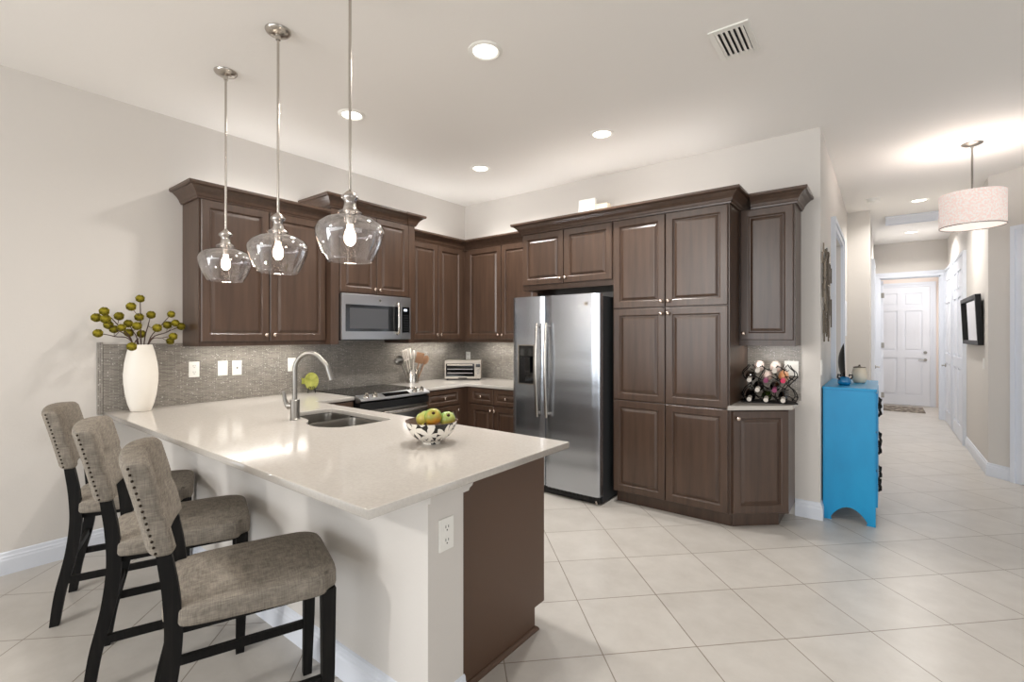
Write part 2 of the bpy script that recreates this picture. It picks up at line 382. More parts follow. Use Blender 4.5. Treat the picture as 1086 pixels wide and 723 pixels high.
base('baseboard_hall_left', [(HW, 6.695), (HW, 7.76), (-.146, 7.76), (-.146, 8.6)])
base('baseboard_right', [(.84, 8.47), (.84, 6.85), (.988, 6.702)])
base('baseboard_entry', [(1.3, 12.65), (1.3, 11.0)])
base('baseboard_entry_back', [(-.9, 12.65), (-.30, 12.65)])

# casing frame around an opening, local x along wall, z up, -y towards viewer
def casing_bm(bm, x0, x1, z1, wd=.09, t=.038):
    for k, (o, d) in enumerate(((0, t*.7), (wd*.55, t))):
        a = wd if k else wd*.62
        box(bm, x0-a, x0-(wd*.55 if k else 0), -d, 0, 0, z1+a); box(bm, x1+(wd*.55 if k else 0), x1+a, -d, 0, 0, z1+a)
        box(bm, x0-(wd*.55 if k else 0), x1+(wd*.55 if k else 0), -d, 0, z1+(wd*.55 if k else 0), z1+a)
def panel_door_bm(wd, ht, t=.034):
    """six-panel slab; front at y=-t..0, panels recessed on both faces"""
    bm = BM(); st = .11
    zs = [.2, ht*.40, ht*.46, ht*.80, ht*.845, ht-.12]
    cols = [(st, wd/2-.05), (wd/2+.05, wd-st)]
    box(bm, 0, wd, -t+.014, -.009, 0, ht)
    for s in (0, 1):
        y0, y1 = ((-t, -t+.015) if s == 0 else (-.010, 0))
        box(bm, 0, st, y0, y1, 0, ht); box(bm, wd-st, wd, y0, y1, 0, ht); box(bm, wd/2-.05, wd/2+.05, y0, y1, 0, ht)
        for a, b in ((0, zs[0]), (zs[1], zs[2]), (zs[3], zs[4]), (zs[5], ht)):
            for c0, c1 in cols: box(bm, c0, c1, y0, y1, a, b)
        for a, b in ((zs[0], zs[1]), (zs[2], zs[3]), (zs[4], zs[5])):
            for c0, c1 in cols:
                yy = -t+.005 if s == 0 else -.004
                box(bm, c0+.03, c1-.03, min(yy, yy+(.010 if s == 0 else -.006)), max(yy, yy+(.010 if s == 0 else -.006)), a+.03, b-.03, .003)
    return bm
def lever(parent, x, z, y, flip=1, name='door_handle'):
    bm = BM(); tube(bm, [(x, y, z), (x, y-.012, z)], .028, 16); tube(bm, [(x, y-.01, z), (x, y-.05, z)], .009, 10)
    tube(bm, [(x, y-.048, z), (x-flip*.06, y-.052, z), (x-flip*.11, y-.048, z-.004)], [.010, .009, .007], 10)
    return obj(name, bm, M['dknickel'], parent, 40)
def sdoor(name, loc, rotz, wd, ht, slab_y=0., handle=None, casing=True, slabx=0, bolt=False, cw=.09):
    o = bpy.data.objects.new(name, None); COL.objects.link(o); o.location = loc; o.rotation_euler = (0, 0, rotz); o['kind'] = 'structure'
    s = obj('door_panel', panel_door_bm(wd-.006, ht-.012), M['door'], o); s.location = (slabx+.003, slab_y, .008)
    if casing:
        bm = BM(); casing_bm(bm, 0, wd, ht, cw); obj('door_casing', bm, M['trim'], o)
    if handle: lever(o, handle[0], handle[1], slab_y-.034, handle[2])
    if bolt:
        bm = BM(); tube(bm, [(handle[0], slab_y-.034, handle[1]+.15), (handle[0], slab_y-.052, handle[1]+.15)], .028, 16); tube(bm, [(handle[0], slab_y-.052, handle[1]+.15), (handle[0], slab_y-.064, handle[1]+.15)], .012, 12)
        obj('deadbolt', bm, M['dknickel'], o, 40)
    return o
# entry door at the far end, hall doors, diagonal-wall door
sdoor('door_1', (-.19, 12.65, 0), 0, .91, 2.40, -.005, (.84, .93, 1), bolt=True)
sdoor('door_2', (.84, 9.64, 0), -PI/2, 1.07, 2.44, 0)                     # closet on the right wall
sdoor('door_3', (.84, 10.72, 0), -PI/2, .80, 2.44, 0, (.07, .93, -1))
sdoor('door_4', (HW, 5.42, 0), PI/2, 1.18, 2.44, .10, (1.1, .93, 1))   # hall left, recessed
sdoor('door_5', (-.146, 8.75, 0), PI/2, .80, 2.44, 0, (.74, .93, 1))
dl = Vector((c45, -c45)); p0 = Vector((.84, 6.85))+dl*.31
sdoor('door_6', (p0.x, p0.y, 0), -PI/4, .84, 2.40, 0, (.76, .93, 1))
# cased opening at the end of the hall with its door swung open into the entry
bm = BM(); casing_bm(bm, 0, .817, 2.44, .09); o = obj('trim_1', bm, M['trim']); o.location = (-.062, 10.85, 0); o['kind'] = 'structure'
bm = BM(); box(bm, -.062, -.044, 10.85, 10.97, 0, 2.44); box(bm, .737, .755, 10.85, 10.97, 0, 2.44); box(bm, -.062, .755, 10.85, 10.97, 2.422, 2.44)
struct('trim_2', bm, M['trim'])
d7 = sdoor('door_7', (-.045, 10.99, 0), R(97), .79, 2.41, 0, (.72, .93, 1), casing=False)
bm = BM()
for z in (.3, 1.2, 2.1): box(bm, -.012, .0, -.045, .004, z, z+.09)
obj('hinge', bm, M['dknickel'], d7)

# backsplash
struct('trim_3', b1(LX, LX+.009, .868, BY, .914, 1.372), M['splash_x'])
bm = BM(); box(bm, LX, LX+.011, .835, .866, .90, 1.385, .001); struct('trim_4', bm, M['splash_v'])
struct('trim_5', b1(LX+.009, -2.79, BY-.009, BY, .914, 1.40), M['splash_y'])
struct('trim_6', b1(-.905, -.52, BY-.009, BY, .914, 1.36), M['splash_y'])

# ---------------------------------------------------------------- cabinets
def rp_door(wd, ht, t=.02, fr=.058):
    """raised panel door, x 0..wd, z 0..ht, back y=0, front y=-t"""
    bm = BM(); fr = min(fr, wd*.24, ht*.27)
    loops = [(0, 0), (0, -t+.004), (.004, -t), (fr-.006, -t), (fr, -t+.004), (fr+.004, -t+.012), (fr+.010, -t+.012), (fr+.028, -t+.004), (fr+.034, -t+.0035)]
    k = min(1, (min(wd, ht)/2-.004)/(fr+.034)); rings = []
    for i, y in loops:
        i *= k; rings.append([bm.verts.new(p) for p in ((i, y, i), (wd-i, y, i), (wd-i, y, ht-i), (i, y, ht-i))])
    for a, b in zip(rings, rings[1:]):
        for j in range(4): bm.faces.new((a[j], a[(j+1) % 4], b[(j+1) % 4], b[j]))
    bm.faces.new(rings[0][::-1]); bm.faces.new(rings[-1]); return bm
def knob(parent, x, z, y=-.02):
    bm = BM(); lathe(bm, [(0, 0), (.006, 0), (.005, .012), (.009, .016), (.0155, .020), (.0155, .026), (.010, .031), (0, .032)], 16)
    for v in bm.verts: v.co = Vector((v.co.x, -v.co.z, v.co.y))
    o = obj('knob', bm, M['knob'], parent, 60); o.location = (x, y, z); return o
def cdoor(cab, x0, x1, z0, z1, y=0, kn=None, name='door'):
    d = obj(name, rp_door(x1-x0, z1-z0), M['wood'], cab); d.location = (x0, y, z0)
    if kn: knob(d, kn[0]-x0, kn[1]-z0)
    return d
CROWN = [(0, 0), (.012, 0), (.014, .012), (.020, .016), (.026, .034), (.040, .054), (.060, .072), (.066, .078), (.080, .080), (.086, .088), (.086, .104), (0, .104)]
def crown(cab, path, z, sc=1):
    bm = BM(); sweep(bm, path, [(o*sc, z+h_*sc) for o, h_ in CROWN]); return obj('crown_moulding', bm, M['wood'], cab)
def ubody(cab, w_, d_, h_):
    bm = BM(); box(bm, 0, w_, 0, d_, .028, h_, .001); box(bm, 0, w_, 0, .018, 0, .028); box(bm, 0, .018, .018, d_, 0, .028); box(bm, w_-.018, w_, .018, d_, 0, .028)
    return obj('body', bm, M['wood'], cab)
def light_bar(cab, x0, x1, y0, z, power):
    z = .028; bm = BM(); box(bm, x0, x1, y0, y0+.035, z-.012, z)
    o = obj('under_cabinet_light', bm, M['strip'], cab)
    d = bpy.data.lights.new('under_cabinet_lamp', 'AREA'); d.shape = 'RECTANGLE'; d.size = x1-x0; d.size_y = .04; d.energy = power; d.color = (1, .97, .92)
    l = bpy.data.objects.new('under_cabinet_lamp', d); COL.objects.link(l); l.parent = cab; l.location = ((x0+x1)/2, y0+.02, z-.018)

def added_uplight(cab, x0, x1, y0, z, power):  # unseen uplights added on cabinet tops to brighten the ceiling and wall above
    bm = BM(); box(bm, x0, x1, y0, y0+.04, z, z+.014)
    obj('added_uplight_strip', bm, M['strip'], cab)
    d = bpy.data.lights.new('added_uplight_lamp', 'AREA'); d.shape = 'RECTANGLE'; d.size = x1-x0; d.size_y = .05; d.energy = power; d.color = (1, .985, .97)
    l = bpy.data.objects.new('added_uplight_lamp', d); COL.objects.link(l); l.parent = cab; l.location = ((x0+x1)/2, y0+.02, z+.02); l.rotation_euler = (PI, 0, 0)
RZL = PI/2     # left wall cabinets face +X: local x -> +Y, local y -> -X
# A: left upper
c = thing('wall_cabinet', 'tall dark brown two-door wall cabinet nearest the vase, crown moulding on top', 'cabinet', (-3.859, 1.332, 1.352), RZL)
ubody(c, .985, .308, 1.062)
cdoor(c, .012, .49, .035, 1.055, kn=(.462, .085)); cdoor(c, .497, .975, .035, 1.055, kn=(.525, .085))
crown(c, [(0, .31), (0, -.004), (.985, -.004)], 1.058)
light_bar(c, .08, .9, .14, 0, 2.6); added_uplight(c, .1, .9, .12, 1.063, 1.5)
# B: over the microwave
c = thing('wall_cabinet', 'short two-door brown cabinet above the microwave, tallest crown on the left wall', 'cabinet', (-3.789, 2.317, 1.352), RZL)
bm = BM(); box(bm, 0, .935, 0, .38, .452, 1.19); box(bm, 0, .078, 0, .38, 0, .452); box(bm, .857, .935, 0, .38, 0, .452)
obj('body', bm, M['wood'], c)
obj('side_stile', b1(0, .078, -.012, 0, 0, 1.19, .002), M['wood'], c); obj('side_stile', b1(.857, .935, -.012, 0, 0, 1.19, .002), M['wood'], c)
cdoor(c, .086, .464, .462, 1.18, kn=(.440, .505)); cdoor(c, .471, .849, .462, 1.18, kn=(.495, .505))
crown(c, [(0, .38), (0, -.012), (.078, -.012), (.078, -.004), (.857, -.004), (.857, -.012), (.935, -.012), (.935, .38)], 1.186, 1.0)
added_uplight(c, .1, .83, .14, 1.191, 1.2)
# C: corner, left wall leg
c = thing('wall_cabinet', 'dark two-door wall cabinet between the microwave and the room corner', 'cabinet', (-3.859, 3.252, 1.352), RZL)
ubody(c, 1.154, .308, 1.062)
cdoor(c, .01, .385, .035, 1.055, kn=(.36, .085)); cdoor(c, .392, .765, .035, 1.055, kn=(.417, .085))
crown(c, [(0, -.004), (.830, -.004)], 1.058)
light_bar(c, .05, .78, .14, 0, 2.4); added_uplight(c, .1, .7, .12, 1.063, 1.5)
# D: back wall
c = thing('wall_cabinet', 'dark two-door wall cabinet on the back wall between the corner and the fridge', 'cabinet', (-3.859, 4.078, 1.352), 0)
ubody(c, 1.044, .328, 1.062)
cdoor(c, .055, .555, .035, 1.055, kn=(.53, .085)); cdoor(c, .562, 1.045, .035, 1.055, kn=(.587, .085))
crown(c, [(0, -.004), (1.045, -.004)], 1.058)
light_bar(c, .1, .98, .16, 0, 2.4); added_uplight(c, .1, .95, .12, 1.063, 1.5)
# E: over the fridge
YF = 3.80
c = thing('wall_cabinet', 'low wide two-door brown cabinet directly above the refrigerator', 'cabinet', (-2.814, YF, 1.865), 0)
obj('body', b1(0, .972, 0, BY-YF-.002, 0, .55), M['wood'], c)
cdoor(c, .015, .475, .05, .54, kn=(.450, .095)); cdoor(c, .482, .965, .05, .54, kn=(.507, .095))
crown(c, [(0, .33), (0, -.004), (.972, -.004)], 2.411-1.865)
added_uplight(c, .1, .9, .2, .551, 1.5)
# pantry
c = thing('pantry_cabinet', 'tall six-door dark brown pantry cabinet right of the refrigerator', 'cabinet', (-1.842, YF, 0), 0)
bm = BM(); box(bm, 0, .937, 0, BY-YF-.002, .10, 2.415); box(bm, .01, .937, .055, BY-YF-.002, 0, .10); obj('body', bm, M['wood'], c)
for z0, z1, kz in ((.112, .880, None), (.888, 1.652, 1.605), (1.660, 2.405, 1.705)):
    cdoor(c, .010, .455, z0, z1, kn=(.430, kz) if kz else None); cdoor(c, .462, .927, z0, z1, kn=(.487, kz) if kz else None)
crown(c, [(0, -.004), (.937, -.004), (.937, BY-YF-.002)], 2.411); added_uplight(c, .05, .85, .2, 2.416, 1.5)
# right upper
c = thing('wall_cabinet', 'narrow single-door wall cabinet above the wine rack', 'cabinet', (-.903, 4.098, 1.352), 0)
ubody(c, .383, .308, 1.062)
cdoor(c, .012, .372, .045, 1.055, kn=(.034, .095))
crown(c, [(.086, -.004), (.383, -.004), (.383, .31)], 1.058)
light_bar(c, .05, .34, .10, 0, .8)
# angled base cabinet
ang = math.atan2(.30, .34); wdt = math.hypot(.30, .34)
c = thing('base_cabinet', 'small angled base cabinet with one door under the wine rack', 'cabinet', (-.903, 3.80, 0), 0)
bm = BM(); prism(bm, [(.0, .0), (.34, .30), (.34, BY-YF), (0, BY-YF)], .10, .884); prism(bm, [(.002, .056), (.273, .306), (.273, BY-YF-.002), (.002, BY-YF-.002)], 0, .10)
obj('body', bm, M['wood'], c)
d = cdoor(c, .015, wdt-.012, .115, .872, kn=(.045, .82)); d.rotation_euler = (0, 0, ang); nv = Vector((math.cos(ang), math.sin(ang)))
d.location = (.015*nv.x, .015*nv.y, .115)
bm = BM(); prism(bm, [(-.035+.0341, -.068), (.372, .252), (.372, BY-YF), (-.0009, BY-YF)], .884, .914); bmesh.ops.bevel(bm, geom=bm.edges[:], offset=.002, segments=2, affect='EDGES')
o = obj('countertop', bm, M['quartz']); o.location = (-.903, 3.80, 0); tag(o, 'small cream angled countertop beneath the wine rack', 'countertop')
# back run base
c = thing('base_cabinet', 'brown base cabinet with two drawers over two doors left of the refrigerator', 'cabinet', (-3.55, 3.79, 0), 0)
bm = BM(); box(bm, 0, .735, 0, BY-3.793, .10, .884); box(bm, .0, .735, .06, BY-3.793, 0, .10); obj('body', bm, M['wood'], c)
for x0, x1, kx in ((.062, .378, .355), (.386, .725, .409)):
    cdoor(c, x0, x1, .115, .700, kn=(kx, .655)); cdoor(c, x0, x1, .712, .872, kn=((x0+x1)/2, .792), name='drawer')
# left run base right of the range
c = thing('base_cabinet', 'brown base cabinet with drawer and door between the range and the corner', 'cabinet', (-3.55, 3.16, 0), RZL)
bm = BM(); box(bm, 0, 1.24, 0, BY-3.793, .10, .884); box(bm, 0, .6, .06, BY-3.793, 0, .10); obj('body', bm, M['wood'], c)
cdoor(c, .03, .50, .115, .700, kn=(.46, .655)); cdoor(c, .03, .50, .712, .872, kn=(.265, .792), name='drawer')
# left run base left of the range
c = thing('base_cabinet', 'brown base cabinet between the peninsula and the left side of the range', 'cabinet', (-3.55, 2.02, 0), RZL)
bm = BM(); box(bm, 0, .367, 0, BY-3.793, .10, .884); box(bm, 0, .367, .06, BY-3.793, 0, .10); obj('body', bm, M['wood'], c)
cdoor(c, .02, .355, .115, .700, kn=(.06, .655)); cdoor(c, .02, .355, .712, .872, kn=(.185, .792), name='drawer')
# peninsula cabinets with end panel
c = thing('peninsula_cabinet', 'long brown cabinet run under the peninsula countertop with plain end panel', 'cabinet', (-1.345, 1.341, 0), 0)
bm = BM(); box(bm, -1.02, -.02, .01, .64, .10, .66); box(bm, -1.02, -.02, .01, .58, 0, .10); box(bm, -2.824, -1.80, .01, .64, .10, .66); box(bm, -2.824, -1.02, .01, .58, 0, .10)
box(bm, -2.824, -.02, .62, .64, .10, .884); obj('body', bm, M['wood'], c)
bm = BM(); pr = [(0, 0), (.574, 0), (.574, .108), (.655, .108), (.655, .884), (0, .884)]
lo = [bm.verts.new((-.02, y, z)) for y, z in pr]; hi = [bm.verts.new((0, y, z)) for y, z in pr]
bm.faces.new(lo); bm.faces.new(hi[::-1])
for i in range(6): bm.faces.new((lo[i], lo[(i+1) % 6], hi[(i+1) % 6], hi[i]))
obj('end_panel', bm, M['panel'], c)
bm = BM(); sweep(bm, [(0, 0.02), (0, .574), (-.02, .574)], [(0, 0), (.016, 0), (.015, .008), (.010, .015), (.004, .019), (0, .019)]); obj('shoe_moulding', bm, M['panel'], c)
for i, (a, b) in enumerate(((-.93, -.48), (-.47, -.02), (-1.83, -1.39), (-1.38, -.94))):
    d = cdoor(c, a, b, .115, .872, kn=(b-.04 if i % 2 == 0 else a+.04, .82)); d.rotation_euler = (0, 0, PI); d.location = (b, .64, .115)
# bracket moulding at the top of the column
bm = BM(); pts = [(1.155, .840), (1.352, .840), (1.358, .850), (1.372, .856), (1.378, .868), (1.392, .884), (1.155, .884)]
lo = [bm.verts.new((-1.276, y, z)) for y, z in pts]; hi = [bm.verts.new((-1.258, y, z)) for y, z in pts]
bm.faces.new(lo); bm.faces.new(hi[::-1])
for i in range(len(pts)): bm.faces.new((lo[i], lo[(i+1) % len(pts)], hi[(i+1) % len(pts)], hi[i]))
struct('trim_7', bm, M['wall'])

# ---------------------------------------------------------------- countertops (curve fill keeps the sink hole)
def poly_slab(name, outer, hole, z0, z1, mtl, r_hole=.03, bev=.003):
    cu = bpy.data.curves.new(name, 'CURVE'); cu.dimensions = '2D'; cu.fill_mode = 'BOTH'; cu.extrude = (z1-z0)/2-bev; cu.bevel_depth = bev; cu.bevel_resolution = 2; cu.offset = -bev
    for P in ([outer] + ([hole] if hole else [])):
        sp = cu.splines.new('POLY'); sp.points.add(len(P)-1); sp.use_cyclic_u = True
        for q, (x, y) in zip(sp.points, P): q.co = (x, y, 0, 1)
    t = bpy.data.objects.new(name, cu); COL.objects.link(t)
    dg = bpy.context.evaluated_depsgraph_get(); me = bpy.data.meshes.new_from_object(t.evaluated_get(dg)); me.name = name
    bpy.data.objects.remove(t); o = bpy.data.objects.new(name, me); COL.objects.link(o); o.location = (0, 0, (z0+z1)/2)
    me.materials.clear(); me.materials.append(mtl); return o
def rounded(P, r, n=5):
    out = []
    for i in range(len(P)):
        a, b, c_ = Vector(P[i-1]), Vector(P[i]), Vector(P[(i+1) % len(P)])
        u = (a-b).normalized(); v = (c_-b).normalized(); rr = min(r, (a-b).length*.45, (c_-b).length*.45)
        for k in range(n+1):
            t = k/n; p = (b+u*rr)*(1-t)**2+b*2*t*(1-t)+(b+v*rr)*t*t; out.append((p.x, p.y))
    return out
XF = -3.525
hole = rounded([(-3.12, 1.60), (-2.80, 1.575), (-2.70, 1.49), (-2.56, 1.465), (-2.43, 1.53), (-2.40, 1.66), (-2.40, 1.90), (-3.12, 1.91)], .06)
o = poly_slab('countertop', [(LX+.001, .868), (-1.215, .868), (-1.215, 2.022), (XF, 2.022), (XF, 2.383), (LX+.001, 2.383)], hole, .884, .914, M['quartz'])
tag(o, 'large cream quartz peninsula countertop with the sink cut into it', 'countertop')
o = poly_slab('countertop', [(LX+.01, 3.158), (XF, 3.158), (XF, 3.765), (-2.795, 3.765), (-2.795, BY-.01), (LX+.01, BY-.01)], None, .884, .914, M['quartz'])
tag(o, 'cream quartz corner countertop carrying the toaster oven and utensil crock', 'countertop')

# ---------------------------------------------------------------- sink
c = thing('sink', 'undermount two-bowl stainless sink set into the peninsula', 'sink', (-2.76, 1.69, .884))
def basin(pts, depth, name):
    P = rounded(pts, .05, 4); n = len(P); bm = BM(); cx = sum(p[0] for p in P)/n; cy = sum(p[1] for p in P)/n
    def ring(s, z, off=0): return [bm.verts.new((cx+(x-cx)*s+2.76*0, cy+(y-cy)*s, z)) for x, y in P]
    rs = [ring(1.06, -.001), ring(1.0, -.001), ring(.985, -.02), ring(.95, -depth+.03), ring(.88, -depth), ring(.12, -depth-.006), ring(.11, -depth-.016)]
    for a, b in zip(rs, rs[1:]):
        for i in range(n): bm.faces.new((a[i], a[(i+1) % n], b[(i+1) % n], b[i]))
    bm.faces.new(rs[-1])
    for v in bm.verts: v.co.x += 2.76; v.co.y -= 1.69
    return obj(name, bm, M['steel_plain'], c, 50)
M['steel_plain'] = mat('sink_stainless', (150, 146, 140), .28, 1)
basin([(-3.11, 1.61), (-2.84, 1.585), (-2.84, 1.895), (-3.11, 1.90)], .17, 'basin')
basin([(-2.815, 1.58), (-2.70, 1.50), (-2.56, 1.475), (-2.44, 1.535), (-2.41, 1.66), (-2.41, 1.89), (-2.815, 1.895)], .20, 'basin')
# faucet
c = thing('faucet', 'brushed nickel gooseneck faucet with side lever beside the sink', 'faucet', (-2.866, 1.515, .914), R(37.8))
bm = BM(); lathe(bm, [(0, 0), (.031, 0), (.031, .004), (.0275, .008), (.0275, .122), (.024, .125), (0, .125)], 24); obj('faucet_base', bm, M['dknickel'], c, 40)
pts = [(0, 0, .12), (0, 0, .20)] + [(.092-.092*math.cos(t), 0, .305+.105*math.sin(t)) for t in [PI*k/14 for k in range(0, 12)]]
pts += [(.200, 0, .330)]
bm = BM(); tube(bm, pts, .0135, 14); obj('spout', bm, M['dknickel'], c, 60)
bm = BM(); tube(bm, [(.198, 0, .335), (.212, 0, .290), (.226, 0, .245)], [.0155, .0165, .0175], 16); obj('spray_head', bm, M['dknickel'], c, 60)
bm = BM(); tube(bm, [(-.015, 0, .085), (-.045, 0, .085)], .02, 16); tube(bm, [(-.045, 0, .083), (-.060, -.004, .12), (-.066, -.01, .175)], [.017, .012, .010], 12); obj('lever_handle', bm, M['dknickel'], c, 60)

# ---------------------------------------------------------------- refrigerator
FX, FY = -2.785, 3.60
c = thing('refrigerator', 'stainless side-by-side refrigerator with ice dispenser between the cabinets', 'refrigerator', (FX, FY, 0))
bm = BM(); box(bm, .004, .906, .075, .74, .03, 1.765); box(bm, .02, .89, .10, .70, 0, .03); obj('body', bm, M['grey'], c)
def fdoor(x0, x1, z0, z1, cut=None):
    bm = BM(); n = 14; prof = []
    for i in range(n+1):
        u = i/n; x = x0+(x1-x0)*u; e = min(u, 1-u)*(x1-x0); y = .014*(1-min(1, e/.03))**2 - .006*math.sin(PI*u)
        prof.append((x, y))
    pts = prof+[(x1, .07), (x0, .07)]
    if cut:
        cx0, cx1, cz0, cz1 = cut
        prism(bm, pts, z0, cz0); prism(bm, pts, cz1, z1)
        L_ = [(x, y) for x, y in prof if x <= cx0]+[(cx0, -.004), (cx0, .07), (x0, .07)]
        Rr = [(cx1, -.004)]+[(x, y) for x, y in prof if x >= cx1]+[(x1, .07), (cx1, .07)]
        prism(bm, L_, cz0, cz1); prism(bm, Rr, cz0, cz1); box(bm, cx0, cx1, .055, .07, cz0, cz1)
    else: prism(bm, pts, z0, z1)
    return bm
dl_ = obj('freezer_door', fdoor(0, .361, .075, 1.785, (.068, .255, .975, 1.345)), M['steel'], c, 30)
dr_ = obj('refrigerator_door', fdoor(.367, .910, .075, 1.785), M['steel'], c, 30)
bm = BM(); box(bm, .068, .078, -.006, .055, .975, 1.345); box(bm, .245, .255, -.006, .055, .975, 1.345); box(bm, .078, .245, -.006, .055, 1.335, 1.345); box(bm, .078, .245, -.006, .055, .975, .985)
obj('dispenser_frame', bm, M['nickel'], dl_)
bm = BM(); box(bm, .078, .245, .045, .055, .985, 1.335); box(bm, .078, .245, .002, .045, 1.235, 1.335, .003); box(bm, .13, .19, .015, .03, 1.08, 1.23, .004); box(bm, .085, .238, .005, .045, .985, .995)
obj('dispenser', bm, M['blackglass'], dl_)
def fhandle(x, par):
    bm = BM(); pts = [(x, -.045-.022*math.sin(PI*k/12), .70+.84*k/12) for k in range(13)]
    rings = []
    tube(bm, pts, .0145, 12); tube(bm, [(x, .0, .73), (x, -.05, .73)], .012, 10); tube(bm, [(x, .0, 1.51), (x, -.05, 1.51)], .012, 10)
    obj('door_handle', bm, M['nickel'], par, 60)
fhandle(.313, dl_); fhandle(.412, dr_)
bm = BM(); box(bm, .02, .89, .04, .075, .012, .07)
for i in range(20): box(bm, .05+.04*i, .075+.04*i, .034, .041, .03, .055)
obj('grille', bm, M['black'], c)
for x in (.03, .86):
    bm = BM(); tube(bm, [(x, .05, 0), (x, .05, .03)], .014, 10); obj('foot', bm, M['nickel'], c)
def badge(par, x, z, r, y):
    """round monogram badge: ring with script letters"""
    bm = BM(); tube(bm, [(x+r*math.cos(2*PI*i/24), y, z+r*math.sin(2*PI*i/24)) for i in range(25)], r*.12, 6)
    tube(bm, [(x, y+.002, z), (x, y-.001, z)], r*.95, 24)
    b = obj('badge', bm, M['nickel'], par, 40)
    cu = bpy.data.curves.new('letters', 'FONT'); cu.body = 'GE'; cu.size = r*1.15; cu.align_x = 'CENTER'; cu.align_y = 'CENTER'; cu.extrude = .0005
    t = bpy.data.objects.new('letters', cu); COL.objects.link(t)
    me = bpy.data.meshes.new_from_object(t.evaluated_get(bpy.context.evaluated_depsgraph_get())); bpy.data.objects.remove(t)
    me.materials.clear(); me.materials.append(M['slot']); o = bpy.data.objects.new('monogram', me); COL.objects.link(o); o.parent = b; o.rotation_euler = (PI/2, 0, 0); o.location = (x, y-.002, z)
badge(dr_, .79, 1.70, .017, -.0045)

# ---------------------------------------------------------------- range
c = thing('range', 'slide-in electric range with black glass cooktop below the microwave', 'stove', (-3.53, 2.388, 0), RZL)
WR = .766
bm = BM(); box(bm, .004, WR-.004, .0, .60, .06, .895); box(bm, .02, WR-.02, .04, .58, 0, .06); obj('body', bm, M['black'], c)
obj('cooktop', b1(.002, WR-.002, -.01, .632, .905, .919, .002), M['blackglass'], c)
for x, y, r in ((.2, .16, .10), (.57, .16, .085), (.2, .45, .075), (.57, .45, .10)):
    bm = BM(); r0 = r; lathe(bm, [(r0-.0015, .9188), (r0-.0015, .9194), (r0+.0005, .9194), (r0+.0005, .9188), (r0-.0015, .9188)], 36, (x, y, 0)); obj('burner_ring', bm, M['grey'], c)
def bow(u, d): return -d*math.sin(PI*u)
def bowed(bm, x0, x1, sec, d, n=16, mi=0):
    rings = []
    for i in range(n+1):
        u = i/n; x_ = x0+(x1-x0)*u; rings.append([bm.verts.new((x_, y+bow(x_/WR, d), z)) for y, z in sec])
    k = len(sec)
    for a, b in zip(rings, rings[1:]):
        for j in range(k): bm.faces.new((a[j], a[(j+1) % k], b[(j+1) % k], b[j])).material_index = mi
    bm.faces.new(rings[0]).material_index = mi; bm.faces.new(rings[-1][::-1]).material_index = mi
bm = BM(); bowed(bm, .0, WR, [(-.005, .923), (-.082, .893), (-.086, .878), (-.04, .86), (-.005, .86)], .022)
cp = obj('control_panel', bm, M['panel_steel'], c, 40)
bm = BM(); bowed(bm, .245, .52, [(-.020, .9192), (-.070, .8997), (-.070, .8970), (-.020, .9160)], .022); obj('display', bm, M['blackglass'], cp)
def rknob(x):
    bm = BM(); lathe(bm, [(0, 0), (.024, 0), (.024, .004), (.019, .008), (.017, .026), (0, .028)], 20); box(bm, -.004, .004, -.018, .018, .024, .036)
    o = obj('knob', bm, M['nickel'], cp, 40); o.location = (x, -.046+bow(x/WR, .022), .9075); o.rotation_euler = (R(21.5), 0, 0)
for x in (.075, .160, .600, .690): rknob(x)
bm = BM(); bowed(bm, .002, WR-.002, [(-.0, .858), (-.072, .858), (-.070, .795), (0, .79)], .020); obj('vent_band', bm, M['black'], c, 40)
bm = BM(); bowed(bm, .004, WR-.004, [(0, .79), (-.045, .79), (-.045, .22), (0, .22)], .012); od = obj('oven_door', bm, M['steel_plain'], c, 40)
bm = BM(); bowed(bm, .10, WR-.10, [(-.044, .66), (-.0475, .66), (-.0475, .33), (-.044, .33)], .012); obj('oven_window', bm, M['blackglass'], od)
bm = BM(); tube(bm, [(.04+(WR-.08)*i/14, -.088+bow(i/14, .020), .755) for i in range(15)], .016, 12)
for x in (.06, WR-.06): tube(bm, [(x, -.04, .755), (x, -.092, .755)], .012, 10)
obj('oven_handle', bm, M['nickel'], od, 60)
obj('warming_drawer', b1(.006, WR-.006, -.04, 0, .07, .21, .004), M['steel_plain'], c)

# ---------------------------------------------------------------- microwave
c = thing('microwave', 'stainless over-the-range microwave hanging below the short cabinet', 'microwave', (-3.735, 2.398, 1.392), RZL)
WM, HM = .768, .410
obj('body', b1(.002, WM-.002, .03, .43, 0, HM), M['black'], c)
bm = BM(); box(bm, 0, WM*.835, 0, .03, .0, HM, .003); md = obj('door', bm, M['panel_steel'], c)
bm = BM(); box(bm, WM*.838, WM, 0, .03, .0, HM, .003); obj('control_frame', bm, M['panel_steel'], c)
obj('window', b1(.035, WM*.80, -.002, .001, .075, .315), M['ovenglass'], md)
obj('window_mesh', b1(.075, WM*.64, -.003, -.0015, .10, .285), mat('window_mesh', (74, 74, 76), .25), md)
bm = BM(); x = WM*.775; tube(bm, [(x, -.004, .05), (x, -.030, .065), (x, -.036, .12), (x, -.037, .20), (x, -.036, .28), (x, -.030, .335), (x, -.004, .35)], .012, 12); obj('door_handle', bm, M['nickel'], md, 60)
kp = obj('control_panel', b1(WM*.86, WM*.975, -.003, .001, .065, .315), M['blackglass'], c)
obj('display', b1(WM*.885, WM*.935, -.0045, -.002, .275, .295), M['lcd'], kp)
bm = BM()
for i in range(3):
    for j in range(7): box(bm, WM*(.878+.03*i), WM*(.878+.03*i)+.012, -.0042, -.002, .085+.024*j, .093+.024*j)
obj('button', bm, M['grey'], kp)
badge(md, .40, .362, .013, -.001)
